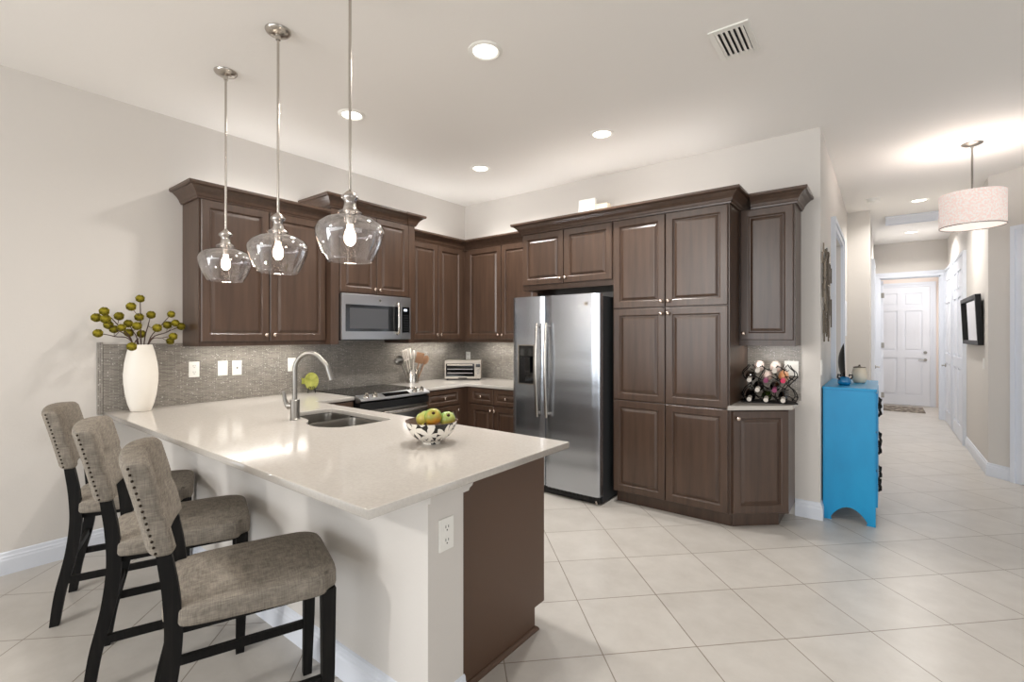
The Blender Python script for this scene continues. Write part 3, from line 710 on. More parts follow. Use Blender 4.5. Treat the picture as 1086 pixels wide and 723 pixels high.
obj('bottom_vent', b1(.03, WM-.03, .05, .40, -.008, 0), M['black'], c)

# ---------------------------------------------------------------- pendants
def pendant(x, y, label):
    c = thing('pendant_lamp', label, 'pendant lamp', (x, y, H), 0, 'glass pendants over the peninsula')
    bm = BM(); lathe(bm, [(0, 0), (.064, 0), (.064, -.006), (.058, -.014), (.045, -.022), (.014, -.028), (.012, -.05), (0, -.05)], 28); obj('canopy', bm, M['nickel'], c, 40)
    bm = BM(); tube(bm, [(0, 0, -.04), (0, 0, -.975)], .0065, 10); obj('stem', bm, M['nickel'], c, 60)
    bm = BM(); lathe(bm, [(.006, -.965), (.014, -.972), (.028, -.985), (.033, -.996), (.031, -1.006), (.020, -1.018), (.022, -1.03), (.027, -1.05), (.028, -1.075), (.022, -1.085), (.018, -1.12), (0, -1.12)], 24); obj('socket_cap', bm, M['nickel'], c, 60)
    g = [(r_*.955, z_) for r_, z_ in [(.026, -.985), (.040, -.993), (.040, -1.003), (.027, -1.016), (.026, -1.03), (.032, -1.052), (.050, -1.063), (.056, -1.070), (.048, -1.079), (.075, -1.086), (.110, -1.098), (.140, -1.118), (.155, -1.145), (.153, -1.170), (.142, -1.205), (.124, -1.245), (.108, -1.272), (.103, -1.280)]]
    gi = [(r-.0025, z) for r, z in g[::-1]]
    bm = BM(); lathe(bm, g+[(.0970, -1.283)]+gi, 48); sh = obj('glass_shade', bm, M['glass'], c, 60)
    bm = BM(); lathe(bm, [(0, -1.12), (.013, -1.12), (.014, -1.135), (.022, -1.155), (.026, -1.175), (.024, -1.195), (.014, -1.21), (0, -1.215)], 20); obj('bulb', bm, M['bulb'], c, 60)
    d = bpy.data.lights.new('pendant_light', 'POINT'); d.energy = 3.5; d.color = (1, .87, .74); d.shadow_soft_size = .03
    l = bpy.data.objects.new('pendant_light', d); COL.objects.link(l); l.parent = c; l.location = (0, 0, -1.24)
    return c
pendant(-3.192, 1.25, 'glass bell pendant farthest left, hanging nearest the wall and vase')
pendant(-2.538, 1.25, 'middle glass bell pendant of the three over the peninsula')
pendant(-1.885, 1.25, 'right-hand largest-looking glass pendant, nearest the camera')

# ---------------------------------------------------------------- recessed lights
def can(x, y, label, power, r=.075, warm=(1, .97, .93)):
    c = thing('recessed_light', label, 'ceiling light', (x, y, H), 0, 'recessed ceiling lights')
    bm = BM(); lathe(bm, [(r, .0), (r+.022, 0), (r+.022, -.004), (r+.004, -.010), (r-.006, -.004), (r-.006, 0)], 36); obj('trim_ring', bm, M['plate'], c, 40)
    bm = BM(); lathe(bm, [(0, -.0035), (r-.004, -.0035), (r-.004, 0), (0, 0)], 32); obj('diffuser', bm, M['lamp'], c)
    d = bpy.data.lights.new('downlight', 'AREA'); d.shape = 'DISK'; d.size = r*1.8; d.energy = power; d.color = warm; d.spread = R(150)
    l = bpy.data.objects.new('downlight', d); COL.objects.link(l); l.parent = c; l.location = (0, 0, -.014)
can(-1.79, 2.06, 'round recessed light nearest the camera, above the bowl of fruit', 17)
can(-3.085, 2.06, 'round recessed light partly behind the right-hand pendant stem', 17)
can(-1.79, 3.485, 'round recessed light above the refrigerator and pantry', 22)
can(-3.09, 3.485, 'round recessed light closest to the kitchen corner', 22)
can(.333, 7.53, 'hall ceiling light just before the ceiling grille', 22)
can(.332, 9.8, 'hall ceiling light beyond the ceiling grille, nearest the doorway', 24)
# entry lamp beyond the doorway
area('entry_daylight', (1.1, 11.8, 1.9), (-.4, 11.9, 1.2), .8, 1.6, 13, (1, .97, .94))
area('entry_ceiling_lamp', (.35, 11.8, 3.0), (.35, 11.8, 0), .4, .4, 11, (1, .97, .94))

# drum pendant
c = thing('drum_pendant', 'pink fabric drum shade pendant hanging in the hallway', 'pendant lamp', (.586, 5.571, H))
bm = BM(); lathe(bm, [(0, 0), (.072, 0), (.070, -.010), (.050, -.020), (.012, -.028), (.010, -.045), (0, -.045)], 28); obj('canopy', bm, M['dknickel'], c, 40)
bm = BM(); tube(bm, [(0, 0, -.04), (0, 0, -.44)], .0075, 10); obj('stem', bm, M['dknickel'], c, 60)
bm = BM(); lathe(bm, [(.208, -.425), (.210, -.425), (.210, -.700), (.208, -.700), (.206, -.700), (.206, -.425), (.208, -.425)], 56); sh = obj('lamp_shade', bm, M['shade'], c, 40)
bm = BM(); lathe(bm, [(.206, -.697), (.2115, -.697), (.2115, -.704), (.206, -.704), (.206, -.697)], 56); obj('rim', bm, M['dknickel'], sh)
bm = BM(); lathe(bm, [(0, -.690), (.205, -.690), (.205, -.694), (0, -.694)], 48); obj('diffuser', bm, emis('drum_diffuser', (255, 240, 226), .75), sh)
bm = BM(); uvs(bm, .04, (0, 0, -.52)); obj('bulb', bm, M['bulb'], c)
d = bpy.data.lights.new('drum_light', 'POINT'); d.energy = 14; d.color = (1, .95, .90); d.shadow_soft_size = .06
l = bpy.data.objects.new('drum_light', d); COL.objects.link(l); l.parent = c; l.location = (0, 0, -.46)

# ---------------------------------------------------------------- counter stools
def stool_proto():
    c = thing('counter_stool', '', 'stool')
    # seat cushion
    bm = BM(); n = 14
    def top(u, v):
        e = (1-abs(u)**5)*(1-abs(v)**5); return .028*e
    grid = {}
    def P(u, v, s):
        hw = .222+.014*(v*.5+.5)
        k = 1-.16*max(0, abs(u)**7)*max(0, abs(v)**7)*.9
        x = hw*u*k; y = .045+.262*v*k
        if s == 0: z = .530+.008*(-v)
        else: z = .594+.034*(1-u*u*.9)*(1-abs(v)**2.6*.9)
        return (x, y, z)
    for s in (0, 1):
        for i in range(n+1):
            for j in range(n+1): grid[s, i, j] = bm.verts.new(P(-1+2*i/n, -1+2*j/n, s))
    for s in (0, 1):
        for i in range(n):
            for j in range(n): bm.faces.new([grid[s, i, j], grid[s, i+1, j], grid[s, i+1, j+1], grid[s, i, j+1]])
    for i in range(n):
        for a, b in (((i, 0), (i+1, 0)), ((i, n), (i+1, n)), ((0, i), (0, i+1)), ((n, i), (n, i+1))):
            bm.faces.new([grid[0, a[0], a[1]], grid[0, b[0], b[1]], grid[1, b[0], b[1]], grid[1, a[0], a[1]]])
    bmesh.ops.recalc_face_normals(bm, faces=bm.faces)
    es = [e for e in bm.edges if e.is_manifold and e.calc_face_angle(0) > R(40)]
    bmesh.ops.bevel(bm, geom=es, offset=.016, segments=3, affect='EDGES', profile=.5)
    obj('seat', bm, M['fabric'], c, 75)
    # backrest: curved padded slab
    bm = BM(); nu, nv = 18, 16; G = {}
    def B(u, v, s):   # u across -1..1, v up 0..1, s 0 back 1 front
        wd = .216; z = .768+.292*v; lean = -.206-.062*v-.010*v*v
        curve = -.028*(1-u*u)
        eu, ev = max(0, (abs(u)-.86)/.14), max(0, (abs(2*v-1)-.86)/.14)
        th = .031
        if s:
            r2 = (u*u*2.2+(v-.48)**2*9); dim = .022*math.exp(-r2*14)
            cr_ = .007*math.exp(-(u*14)**2)+.007*math.exp(-((v-.48)*20)**2)
            y = lean+curve+th*(1-.35*eu**2)*(1-.35*ev**2)-dim-cr_+.010
        else: y = lean+curve-th*(1-.2*eu**2)*(1-.2*ev**2)
        zz = z+.012*(1-u*u)*v
        return (wd*u, y, zz)
    for s in (0, 1):
        for i in range(nu+1):
            for j in range(nv+1): G[s, i, j] = bm.verts.new(B(-1+2*i/nu, j/nv, s))
    for s in (0, 1):
        for i in range(nu):
            for j in range(nv): bm.faces.new([G[s, i, j], G[s, i+1, j], G[s, i+1, j+1], G[s, i, j+1]])
    for i in range(nu):
        for j in (0, nv): bm.faces.new([G[0, i, j], G[0, i+1, j], G[1, i+1, j], G[1, i, j]])
    for j in range(nv):
        for i in (0, nu): bm.faces.new([G[0, i, j], G[0, i, j+1], G[1, i, j+1], G[1, i, j]])
    bmesh.ops.recalc_face_normals(bm, faces=bm.faces)
    es = [e for e in bm.edges if e.is_manifold and e.calc_face_angle(0) > R(45)]
    bmesh.ops.bevel(bm, geom=es, offset=.012, segments=3, affect='EDGES', profile=.5)
    bk = obj('backrest', bm, M['fabric'], c, 75)
    y = -.206-.062*.48-.010*.23-.028+.031-.022-.004
    bm = BM(); uvs(bm, .013, (0, y+.004, .765+.3*.48+.006), (1, .5, 1), 14, 8); obj('tuft_button', bm, M['fabric'], bk, 180)
    for sgn in (-1, 1):
        bm = BM()
        for k in range(15):
            v = .05+.9*k/14; p = B(sgn, v, 0); uvs(bm, .0042, (p[0], p[1]+.008, p[2]), (.7, 1, 1), 8, 6)
        obj('nailhead_trim', bm, M['nail'], bk, 180)
    for sx in (-1, 1):
        bm = BM(); x = sx*.190
        pts = catmull([(x, -.262, 0), (x, -.240, .16), (x, -.200, .34), (x, -.182, .50), (x, -.188, .64), (x, -.206, .77), (x, -.216, .84)], 5)
        bar(bm, [tuple(p) for p in pts], 0.032, [.036+.012*math.sin(PI*min(1, i/27)) for i in range(len(pts))])
        obj('leg', bm, M['leg'], c, 40)
        bm = BM(); bar(bm, [(sx*.197, .262, 0), (sx*.195, .268, .25), (sx*.190, .270, .535)], [.032, .040, .046], [.034, .042, .048]); obj('leg', bm, M['leg'], c)
        bm = BM(); tb = [(sx*.195, -.222, .205), (sx*.195, .262, .215)]
        vs = box(bm, sx*.195-.010, sx*.195+.010, -.232, .262, .198, .230, .001); obj('stretcher', bm, M['leg'], c)
    obj('stretcher', b1(-.185, .185, -.206, -.188, .31, .34, .001), M['leg'], c)
    bm = BM(); box(bm, -.185, .185, -.19, .26, .508, .536); obj('seat_frame', bm, M['leg'], c)
    return c
st = stool_proto(); st['group'] = 'upholstered counter stools at the peninsula'
st.location = (-1.845, .765, 0); st.rotation_euler = (0, 0, R(-20)); st['label'] = 'grey linen counter stool closest to the camera, its seat fully in view'
s2 = copy_tree(st); s2.location = (-2.585, .785, 0); s2['label'] = 'middle grey linen counter stool, partly hidden by the nearest stool'
s3 = copy_tree(st); s3.location = (-3.33, .80, 0); s3['label'] = 'grey linen counter stool farthest from the camera, beside the left wall baseboard'

# ---------------------------------------------------------------- blue chest and what stands on it
CX0, CX1, CY0, CY1 = -.384, -.045, 4.48, 5.34
c = thing('chest', 'bright blue painted chest of drawers standing against the hallway wall', 'chest of drawers', ((CX0+CX1)/2, (CY0+CY1)/2, 0))
hx = (CX1-CX0)/2; hy = (CY1-CY0)/2
bm = BM(); box(bm, -hx+.006, hx-.006, -hy+.018, hy-.018, .12, 1.012)
def endp(y0, y1):
    n = 14; pts = [(-hx+.004, 0), (-hx+.06, 0)]
    pts += [(-.115+.23*k/n, .02+.095*math.sin(PI*k/n)**.8 if 0 < k < n else .02) for k in range(n+1)]
    pts += [(hx-.06, 0), (hx-.004, 0), (hx-.004, 1.012), (-hx+.004, 1.012)]
    a = [bm.verts.new((x, y0, z)) for x, z in pts]; b = [bm.verts.new((x, y1, z)) for x, z in pts]
    bm.faces.new(a); bm.faces.new(b[::-1])
    for i in range(len(pts)): bm.faces.new((a[i], a[(i+1) % len(pts)], b[(i+1) % len(pts)], b[i]))
endp(-hy+.001, -hy+.018); endp(hy-.018, hy-.001)
obj('body', bm, M['blue'], c)
obj('top', b1(-hx, hx+.004, -hy-.006, hy+.006, 1.012, 1.030, .003), M['blue'], c)
for z0, z1 in ((.14, .41), (.425, .70), (.715, .995)):
    d = obj('drawer', b1(hx-.008, hx+.008, -hy+.03, hy-.03, z0, z1, .003), M['blue'], c)
    bm = BM(); zc = (z0+z1)/2
    for yo in (-.22, .22):
        for k in range(-2, 3):
            tube(bm, [(hx+.008, yo+k*.028, zc+.05-.01*abs(k)), (hx+.026, yo+k*.028+.006, zc+.03), (hx+.016, yo+k*.028-.005, zc), (hx+.028, yo+k*.028, zc-.03), (hx+.010, yo+k*.028, zc-.055+.01*abs(k))], .0055, 6)
        tube(bm, [(hx+.012, yo-.08, zc+.02), (hx+.022, yo, zc), (hx+.012, yo+.08, zc+.02)], .006, 6)
    obj('drawer_pull', bm, M['iron'], d)
# black oval sculpture on a blue glass bowl-shaped base
c = thing('sculpture', 'black blade-shaped glass sculpture rising from a blue glass foot on the chest', 'ornament', (-.255, 4.72, 1.03), R(30))
bm = BM(); lathe(bm, [(0, 0), (.034, 0), (.044, .012), (.046, .034), (.038, .058), (.02, .068), (0, .070)], 24); obj('glass_foot', bm, M['bluegl'], c, 60)
bm = BM(); n = 18; rings = []
for k in range(n+1):
    t = k/n; z = .052+.285*t; ww = .052*math.sin(PI*(.12+.88*t))**.8 if t < 1 else .001; rings.append([bm.verts.new((-.004-.018*math.sin(PI*t)+a*ww*.22, b*ww, z)) for a, b in ((-1, 0), (-.6, -.7), (0, -1), (.6, -.7), (1, 0), (.6, .7), (0, 1), (-.6, .7))])
for a, b in zip(rings, rings[1:]):
    for j in range(8): bm.faces.new((a[j], a[(j+1) % 8], b[(j+1) % 8], b[j]))
bm.faces.new(rings[0]); bm.faces.new(rings[-1]); obj('blade', bm, M['blackglass'], c, 60)
for sx in (-1, 1):
    bm = BM(); tube(bm, [(sx*.036, -.01, .045), (sx*.055, -.012, .062), (sx*.052, -.012, .085), (sx*.034, -.01, .082), (sx*.034, -.01, .068)], .007, 8); obj('loop', bm, M['blackglass'], c, 60)
c = thing('lidded_jar', 'squat cream ceramic jar with a thin dark lid on the blue chest', 'jar', (-.165, 5.02, 1.03))
bm = BM(); lathe(bm, [(r_*.78, z_) for r_, z_ in [(0, 0), (.046, 0), (.060, .012), (.070, .045), (.068, .085), (.058, .120), (.054, .128), (.050, .128), (.050, .02), (0, .02)]], 32); obj('jar_body', bm, M['cream'], c, 60)
bm = BM(); lathe(bm, [(0, .128), (.045, .128), (.045, .134), (.02, .140), (.008, .142), (.007, .152), (0, .154)], 28); obj('lid', bm, M['pewter'], c, 50)

# wall sculpture of welded rods
c = thing('wall_sculpture', 'tall grey metal rod sculpture hung on the hallway wall over the chest', 'wall art', (HW, 4.73, 1.78))
bm = BM(); rnd = random.Random(3)
for j, (y0, zz0, zz1) in enumerate([(-.30, -.10, .34), (-.25, -.05, .30), (-.20, -.33, .26), (-.15, -.40, .32), (-.10, -.33, .29), (-.05, -.36, .26), (0, -.40, .31), (.05, -.30, .32), (.10, -.34, .30), (.15, -.37, .32), (.20, -.32, .24), (.25, -.28, .20)]):
    z = zz0
    while z < zz1:
        l_ = rnd.uniform(.08, .2); xo = rnd.choice((.006, .014, .022)); box(bm, xo, xo+.010, y0-.008, y0+.008, z, min(z+l_, zz1+.03)); z += l_*.92
for k in range(26):
    z = -.34+.68*k/25; y0 = rnd.uniform(-.30, .05); box(bm, .010, .018, max(y0, -.31), min(y0+rnd.uniform(.12, .28), .26), z, z+.009)
obj('rods', bm, M['pewter'], c)
bm = BM(); box(bm, 0.001, .012, -.05, -.03, .2, .22); obj('bracket', bm, M['pewter'], c)

# ---------------------------------------------------------------- mirror, doormat, plates
c = thing('mirror', 'rectangular wall mirror in a deep black frame on the right hallway wall', 'mirror', (.839, 7.72, 1.325))
c.rotation_euler = (0, R(-2.5), 0)
mw, mh = .62, .55
bm = BM()
for a in ((-mw, -mw+.045, 0, mh), (mw-.045, mw, 0, mh)): box(bm, -.048, 0, a[0], a[1], a[2], a[3], .002)
box(bm, -.048, 0, -mw+.045, mw-.045, 0, .045, .002); box(bm, -.048, 0, -mw+.045, mw-.045, mh-.045, mh, .002)
obj('frame', bm, M['iron'], c); obj('mirror_glass', b1(-.022, -.018, -mw+.04, mw-.04, .04, mh-.04), M['mirror'], c)
bm = BM(); box(bm, -.30, .60, 11.52, 12.32, 0, .012, .003); tag(obj('doormat', bm, M['mat']), 'patterned grey doormat on the floor before the far white door', 'doormat')

def plate(loc, rotz, kind, label, w_=.072, h_=.118, group=None, name=None):
    c = thing(name or ('outlet' if kind == 'outlet' else 'light_switch'), label, 'outlet' if kind == 'outlet' else 'switch', loc, rotz, group)
    obj('cover_plate', b1(-w_/2, w_/2, -.006, 0, -h_/2, h_/2, .002), M['plate'], c)
    if kind == 'outlet':
        for zc in (-.024, .024):
            bm = BM(); tube(bm, [(0, -.005, zc), (0, -.0075, zc)], .0165, 20); s_ = obj('socket', bm, M['plate'], c, 40)
            bm = BM(); box(bm, -.008, -.0055, -.0082, -.0070, zc-.001, zc+.009); box(bm, .0055, .008, -.0082, -.0070, zc-.001, zc+.008); box(bm, -.0025, .0025, -.0082, -.0070, zc-.011, zc-.006); obj('slots', bm, M['slot'], s_)
    elif kind == 'rocker':
        obj('rocker', b1(-.016, .016, -.009, -.005, -.033, .033, .001), M['plate'], c); 
    elif kind == 'double':
        for x in (-.023, .023): obj('rocker', b1(x-.016, x+.016, -.009, -.005, -.033, .033, .001), M['plate'], c)
    elif kind == 'jack':
        bm = BM(); tube(bm, [(0, -.005, 0), (0, -.011, 0)], .006, 12); obj('jack', bm, M['slot'], c)
    return c
px = LX+.0092
plate((px, 1.405, 1.172), RZL, 'outlet', 'white outlet on the mosaic backsplash just right of the vase')
plate((px, 1.606, 1.170), RZL, 'rocker', 'white switch on the backsplash, left of the close-set pair')
plate((px, 1.712, 1.168), RZL, 'jack', 'white plate with a single round jack, right of the close-set pair')
plate((px, 2.170, 1.172), RZL, 'rocker', 'white switch on the backsplash behind the faucet')
plate((-4.30+.20, BY-.0092, 1.165), 0, 'outlet', 'white outlet above the toaster oven near the corner')
plate((-.585, BY-.0092, 1.168), 0, 'double', 'white double switch behind the right edge of the wine rack', .100)
plate((-1.276, 1.212+.035, .705), PI/2, 'outlet', 'white outlet on the end of the peninsula column')
plate((HW, 4.445, 1.18), PI/2, 'rocker', 'white switch on the hallway wall edge above the blue chest')
plate((.84, 7.10, 1.13), -PI/2, 'rocker', 'white switch below the black-framed mirror')
plate((.90, 12.65, 1.34), 0, 'jack', 'upper small white control plate beside the far entry door')
plate((.90, 12.65, 1.12), 0, 'double', 'lower white switch plate beside the far entry door', .1)
tag(obj('access_panel', b1(HW, HW+.012, 7.18, 7.52, 1.42, 1.86, .002), M['trim']), 'white flush access panel on the hallway wall beyond the cased door', 'panel')

# vents on the ceiling
c = thing('ceiling_vent', 'white square air vent with slats on the kitchen ceiling', 'vent', (-.650, 2.828, H), R(1))
bm = BM(); a, b = .100, .160
box(bm, -a, -a+.028, -b, b, -.008, 0, .002); box(bm, a-.028, a, -b, b, -.008, 0, .002); box(bm, -a+.028, a-.028, -b, -b+.035, -.008, 0, .002); box(bm, -a+.028, a-.028, b-.035, b, -.008, 0, .002)
obj('frame', bm, M['plate'], c); obj('backing', b1(-a+.02, a-.02, -b+.02, b-.02, -.002, 0), M['black'], c)
for k in range(6):
    x = -a+.036+k*.0252; bm = BM(); vs = box(bm, -.009, .009, -b+.03, b-.03, -.001, .001)
    o = obj('slat', bm, M['plate'], c); o.location = (x, 0, -.008); o.rotation_euler = (0, R(28), 0)
c = thing('ceiling_grille', 'large pale blue-white return air grille on the hallway ceiling', 'vent', (.30, 8.60, H))
bm = BM(); a = .285
box(bm, -a, -a+.03, -a, a, -.025, 0, .002); box(bm, a-.03, a, -a, a, -.025, 0, .002); box(bm, -a+.03, a-.03, -a, -a+.03, -.025, 0, .002); box(bm, -a+.03, a-.03, a-.03, a, -.025, 0, .002)
obj('frame', bm, M['trim'], c); obj('panel', b1(-a+.03, a-.03, -a+.03, a-.03, -.018, 0), M['trim'], c)
c = thing('smoke_detector', 'round white smoke detector on the hallway ceiling', 'smoke detector', (-.103, 7.137, H))
bm = BM(); lathe(bm, [(0, 0), (.068, 0), (.068, -.012), (.060, -.016), (.058, -.034), (.040, -.042), (0, -.042)], 30); obj('housing', bm, M['plate'], c, 40)
bm = BM(); lathe(bm, [(.012, -.042), (.018, -.042), (.018, -.045), (.012, -.045), (.012, -.042)], 16); obj('test_button', bm, M['plate'], c)

# router and small box on the pantry top
c = thing('wifi_router', 'upright white router box on top of the fridge cabinets', 'router', (-2.31, 4.20, 2.416), R(4))
obj('housing', b1(-.088, .088, -.03, .03, .022, .352, .006), M['plate'], c); obj('stand', b1(-.06, .06, -.045, .045, 0, .024, .003), M['plate'], c)
bm = BM()
for k, (a, b) in enumerate(((-.03, -.018), (-.014, -.002), (.002, .014), (.018, .030), (.034, .04))): box(bm, a, b, -.0312, -.029, .205+.002*(k % 2), .217)
obj('lettering', bm, M['slot'], c)
tag(obj('modem', b1(-2.215, -2.085, 4.17, 4.25, 2.416, 2.70, .004), M['cream']), 'smaller white box right of the router on top of the cabinets', 'electronics box')

# ---------------------------------------------------------------- vase and branches
c = thing('vase', 'tall white oval ceramic vase on the left end of the peninsula', 'vase', (-4.035, 1.043, .914))
bm = BM(); P0 = [(0, 0), (.068, 0), (.074, .006), (.092, .05), (.110, .12), (.1205, .20), (.122, .255), (.114, .33), (.098, .40), (.082, .445), (.078, .455), (.070, .455), (.074, .44), (.09, .39), (.10, .3), (.10, .15), (.06, .02), (0, .02)]
lathe(bm, [(r_*.80, z_) for r_, z_ in P0], 48); v_ = obj('vase_body', bm, M['ceramic'], c, 60)
s_, c_ = math.sin(.659632), math.cos(.659632)
def on_x(px_, py_, X):
    q = (px_-543)/508.855; d = X/(-s_+q*c_); l = q*d; return (X, d*c_+l*s_, 1.4375+d*(354.698-py_)/508.855)
BR = [('tallest green pompom branch, rising above the middle of the vase', [(148.6, 316.6), (139, 325), (147.6, 336.3)]),
      ('upper left pompom branch with the large top-left ball', [(110.5, 330), (126.2, 335.2)]),
      ('pompom branch reaching farthest left at middle height', [(102, 336.7), (112, 338.4), (115, 344.6)]),
      ('lowest left pompom branch ending in a drooping ball', [(103.8, 353.3), (120.8, 349), (129, 347.3)]),
      ('short central pompom branch close above the vase mouth', [(136, 343), (145.3, 345.6), (136.6, 352.9)]),
      ('pompom branch with balls hanging over the front vase rim', [(139.7, 367.4), (150, 354)]),
      ('thick-stemmed pompom branch leaning right to a single high ball', [(160.2, 333.8), (166.7, 347.7)]),
      ('upper right pompom branch with one round ball at its tip', [(181.6, 333.2)]),
      ('pompom branch reaching farthest right with three balls', [(177.5, 344.6), (186, 342.5), (192, 346)]),
      ('lower right pompom branch with two balls near the cabinet corner', [(183.7, 356.6), (180.6, 361.6)])]
rnd = random.Random(5)
pb = BM(); bmesh.ops.create_icosphere(pb, subdivisions=3, radius=.026)
for v in pb.verts: v.co *= 1+rnd.uniform(-.11, .11)
pom = None
for i, (lb, balls) in enumerate(BR):
    root = Vector((-4.035+rnd.uniform(-.02, .02), 1.043+rnd.uniform(-.03, .03), .914+.10))
    c = thing('pompom_branch', lb, 'flower stem', tuple(root), 0, 'green pompom branches in the white vase')
    W = [Vector(on_x(a, b, -4.035+(.055 if (i+k) % 2 else -.035))) for k, (a, b) in enumerate(balls)]
    if 'hanging over' in lb: W[0] = Vector(on_x(*balls[0], -3.90))
    neck = Vector((-4.035+(root.x+4.035)*.4, 1.043+max(-.045, min(.045, (W[0].y-1.043)*.25)), .914+.46))
    bm = BM(); far = max(W, key=lambda q: (q-neck).length)
    main = catmull([Vector((0, 0, 0)), neck-root, (neck*.45+far*.55)+Vector((0, 0, .012))-root, far-root], 5)
    tube(bm, main, [.0045-.0022*k/(len(main)-1) for k in range(len(main))], 6)
    for q in W:
        if q is not far:
            a = main[len(main)*2//3]; tube(bm, catmull([a, (a+q-root)/2+Vector((0, 0, -.008)), q-root], 4), .0018, 5)
    obj('stem', bm, M['twig'], c, 60)
    for q in W:
        if pom is None:
            pom = obj('pompom', pb, M['moss'], c, 180); o = pom
        else:
            o = pom.copy(); COL.objects.link(o); o.parent = c
        s = rnd.uniform(.9, 1.12); o.location = q-root; o.scale = (s, s, s)

# ---------------------------------------------------------------- fruit bowl
BX, BYY = -1.735, 1.60
c = thing('fruit_bowl', 'black and white flower-patterned bowl holding fruit on the peninsula', 'bowl', (BX, BYY, .914))
bm = BM(); lathe(bm, [(.040, 0), (.045, 0), (.045, .008), (.060, .016), (.088, .036), (.108, .062), (.121, .092), (.124, .104), (.127, .108)], 48, uvk=.11)
obj('bowl_body', bm, M['bowl'], c, 60)
bm = BM(); lathe(bm, [(.127, .108), (.1235, .108), (.117, .092), (.104, .064), (.084, .040), (.056, .022), (0, .018)], 48); lathe(bm, [(0, 0), (.040, 0)], 48); obj('inner_glaze', bm, M['bowl_in'], c, 60)
def fruit(loc, r, m, label, tilt, z=.93):
    c = thing('mango', label, 'fruit', loc, 0, 'fruit in the patterned bowl'); c.rotation_euler = tilt
    bm = BM(); uvs(bm, r, (0, 0, 0), (1, .94, .92), 28, 18)
    for v in bm.verts:
        q = (v.co.x**2+v.co.y**2)**.5
        if v.co.z > 0: v.co.z -= .22*r*math.exp(-(q/(r*.28))**2)
    obj('flesh', bm, m, c, 180)
    bm = BM(); lathe(bm, [(0, .0), (.010, 0), (.007, .006), (.004, .012), (0, .012)], 10, (0, 0, r*.66)); obj('stem_end', bm, M['stem'], c)
F = (s_, -c_)   # towards the camera in plan is (s, -c)
def rel(rt, fw, z): return (BX+c_*rt+s_*fw, BYY+s_*rt-c_*fw, .914+z)
fruit(rel(.010, .015, .128), .043, M['fruit'], 'large orange-yellow mango on top with dark stem end', (R(50), 0, R(50)))
fruit(rel(-.040, -.025, .112), .041, M['fruit_green'], 'green mango at the back left, behind the orange one', (R(20), R(-20), 0))
fruit(rel(.075, -.01, .112), .040, M['fruit_green'], 'yellow-green mango at the right side of the bowl', (R(45), 0, R(60)))
fruit(rel(-.022, .052, .072), .032, M['fruit'], 'low golden mango barely showing over the front rim', (R(10), 0, R(60)))

# ---------------------------------------------------------------- fish plate on stand
c = thing('fish_ornament', 'lime green fish-shaped ceramic dish propped near the backsplash', 'ornament', (-4.085, 2.315, .914), R(62))
bm = BM(); out = []
for k in range(28):
    t = 2*PI*k/28; out.append((.062*math.cos(t)*(1 if math.cos(t) < 0 else .95), .078*math.sin(t)))
tail = [(-.058, .022), (-.088, .032), (-.082, .0), (-.086, -.028), (-.057, -.022)]
body = [(x, z) for x, z in out if not (x < -.052)]
left = sorted([q for q in body if q[1] >= 0], key=lambda q: q[0]); right = sorted([q for q in body if q[1] < 0], key=lambda q: -q[0])
pts = left+right+tail[::-1]
a = [bm.verts.new((x, -.006+.012*(1-(x/.07)**2), z)) for x, z in pts]; b = [bm.verts.new((x, .006+.012*(1-(x/.07)**2), z)) for x, z in pts]
bm.faces.new(a); bm.faces.new(b[::-1])
for i in range(len(pts)): bm.faces.new((a[i], a[(i+1) % len(pts)], b[(i+1) % len(pts)], b[i]))
uvs(bm, .008, (.032, -.010, .03), (1, .5, 1), 10, 6)
o = obj('fish_dish', bm, M['fishglaze'], c); o.location = (0, 0, .105); o.rotation_euler = (R(-12), 0, 0)
bm = BM()
for sx in (-1, 1):
    tube(bm, catmull([(sx*.03, -.045, .004), (sx*.028, -.02, .03), (sx*.018, -.022, .055), (sx*.006, -.018, .045), (sx*.014, -.018, .034)], 4), .003, 6)
    tube(bm, [(sx*.03, -.045, .003), (sx*.03, .03, .003), (sx*.015, .034, .10)], .003, 6)
tube(bm, [(-.03, .0, .022), (.03, .0, .022)], .003, 6)
obj('stand', bm, M['iron'], c, 60)

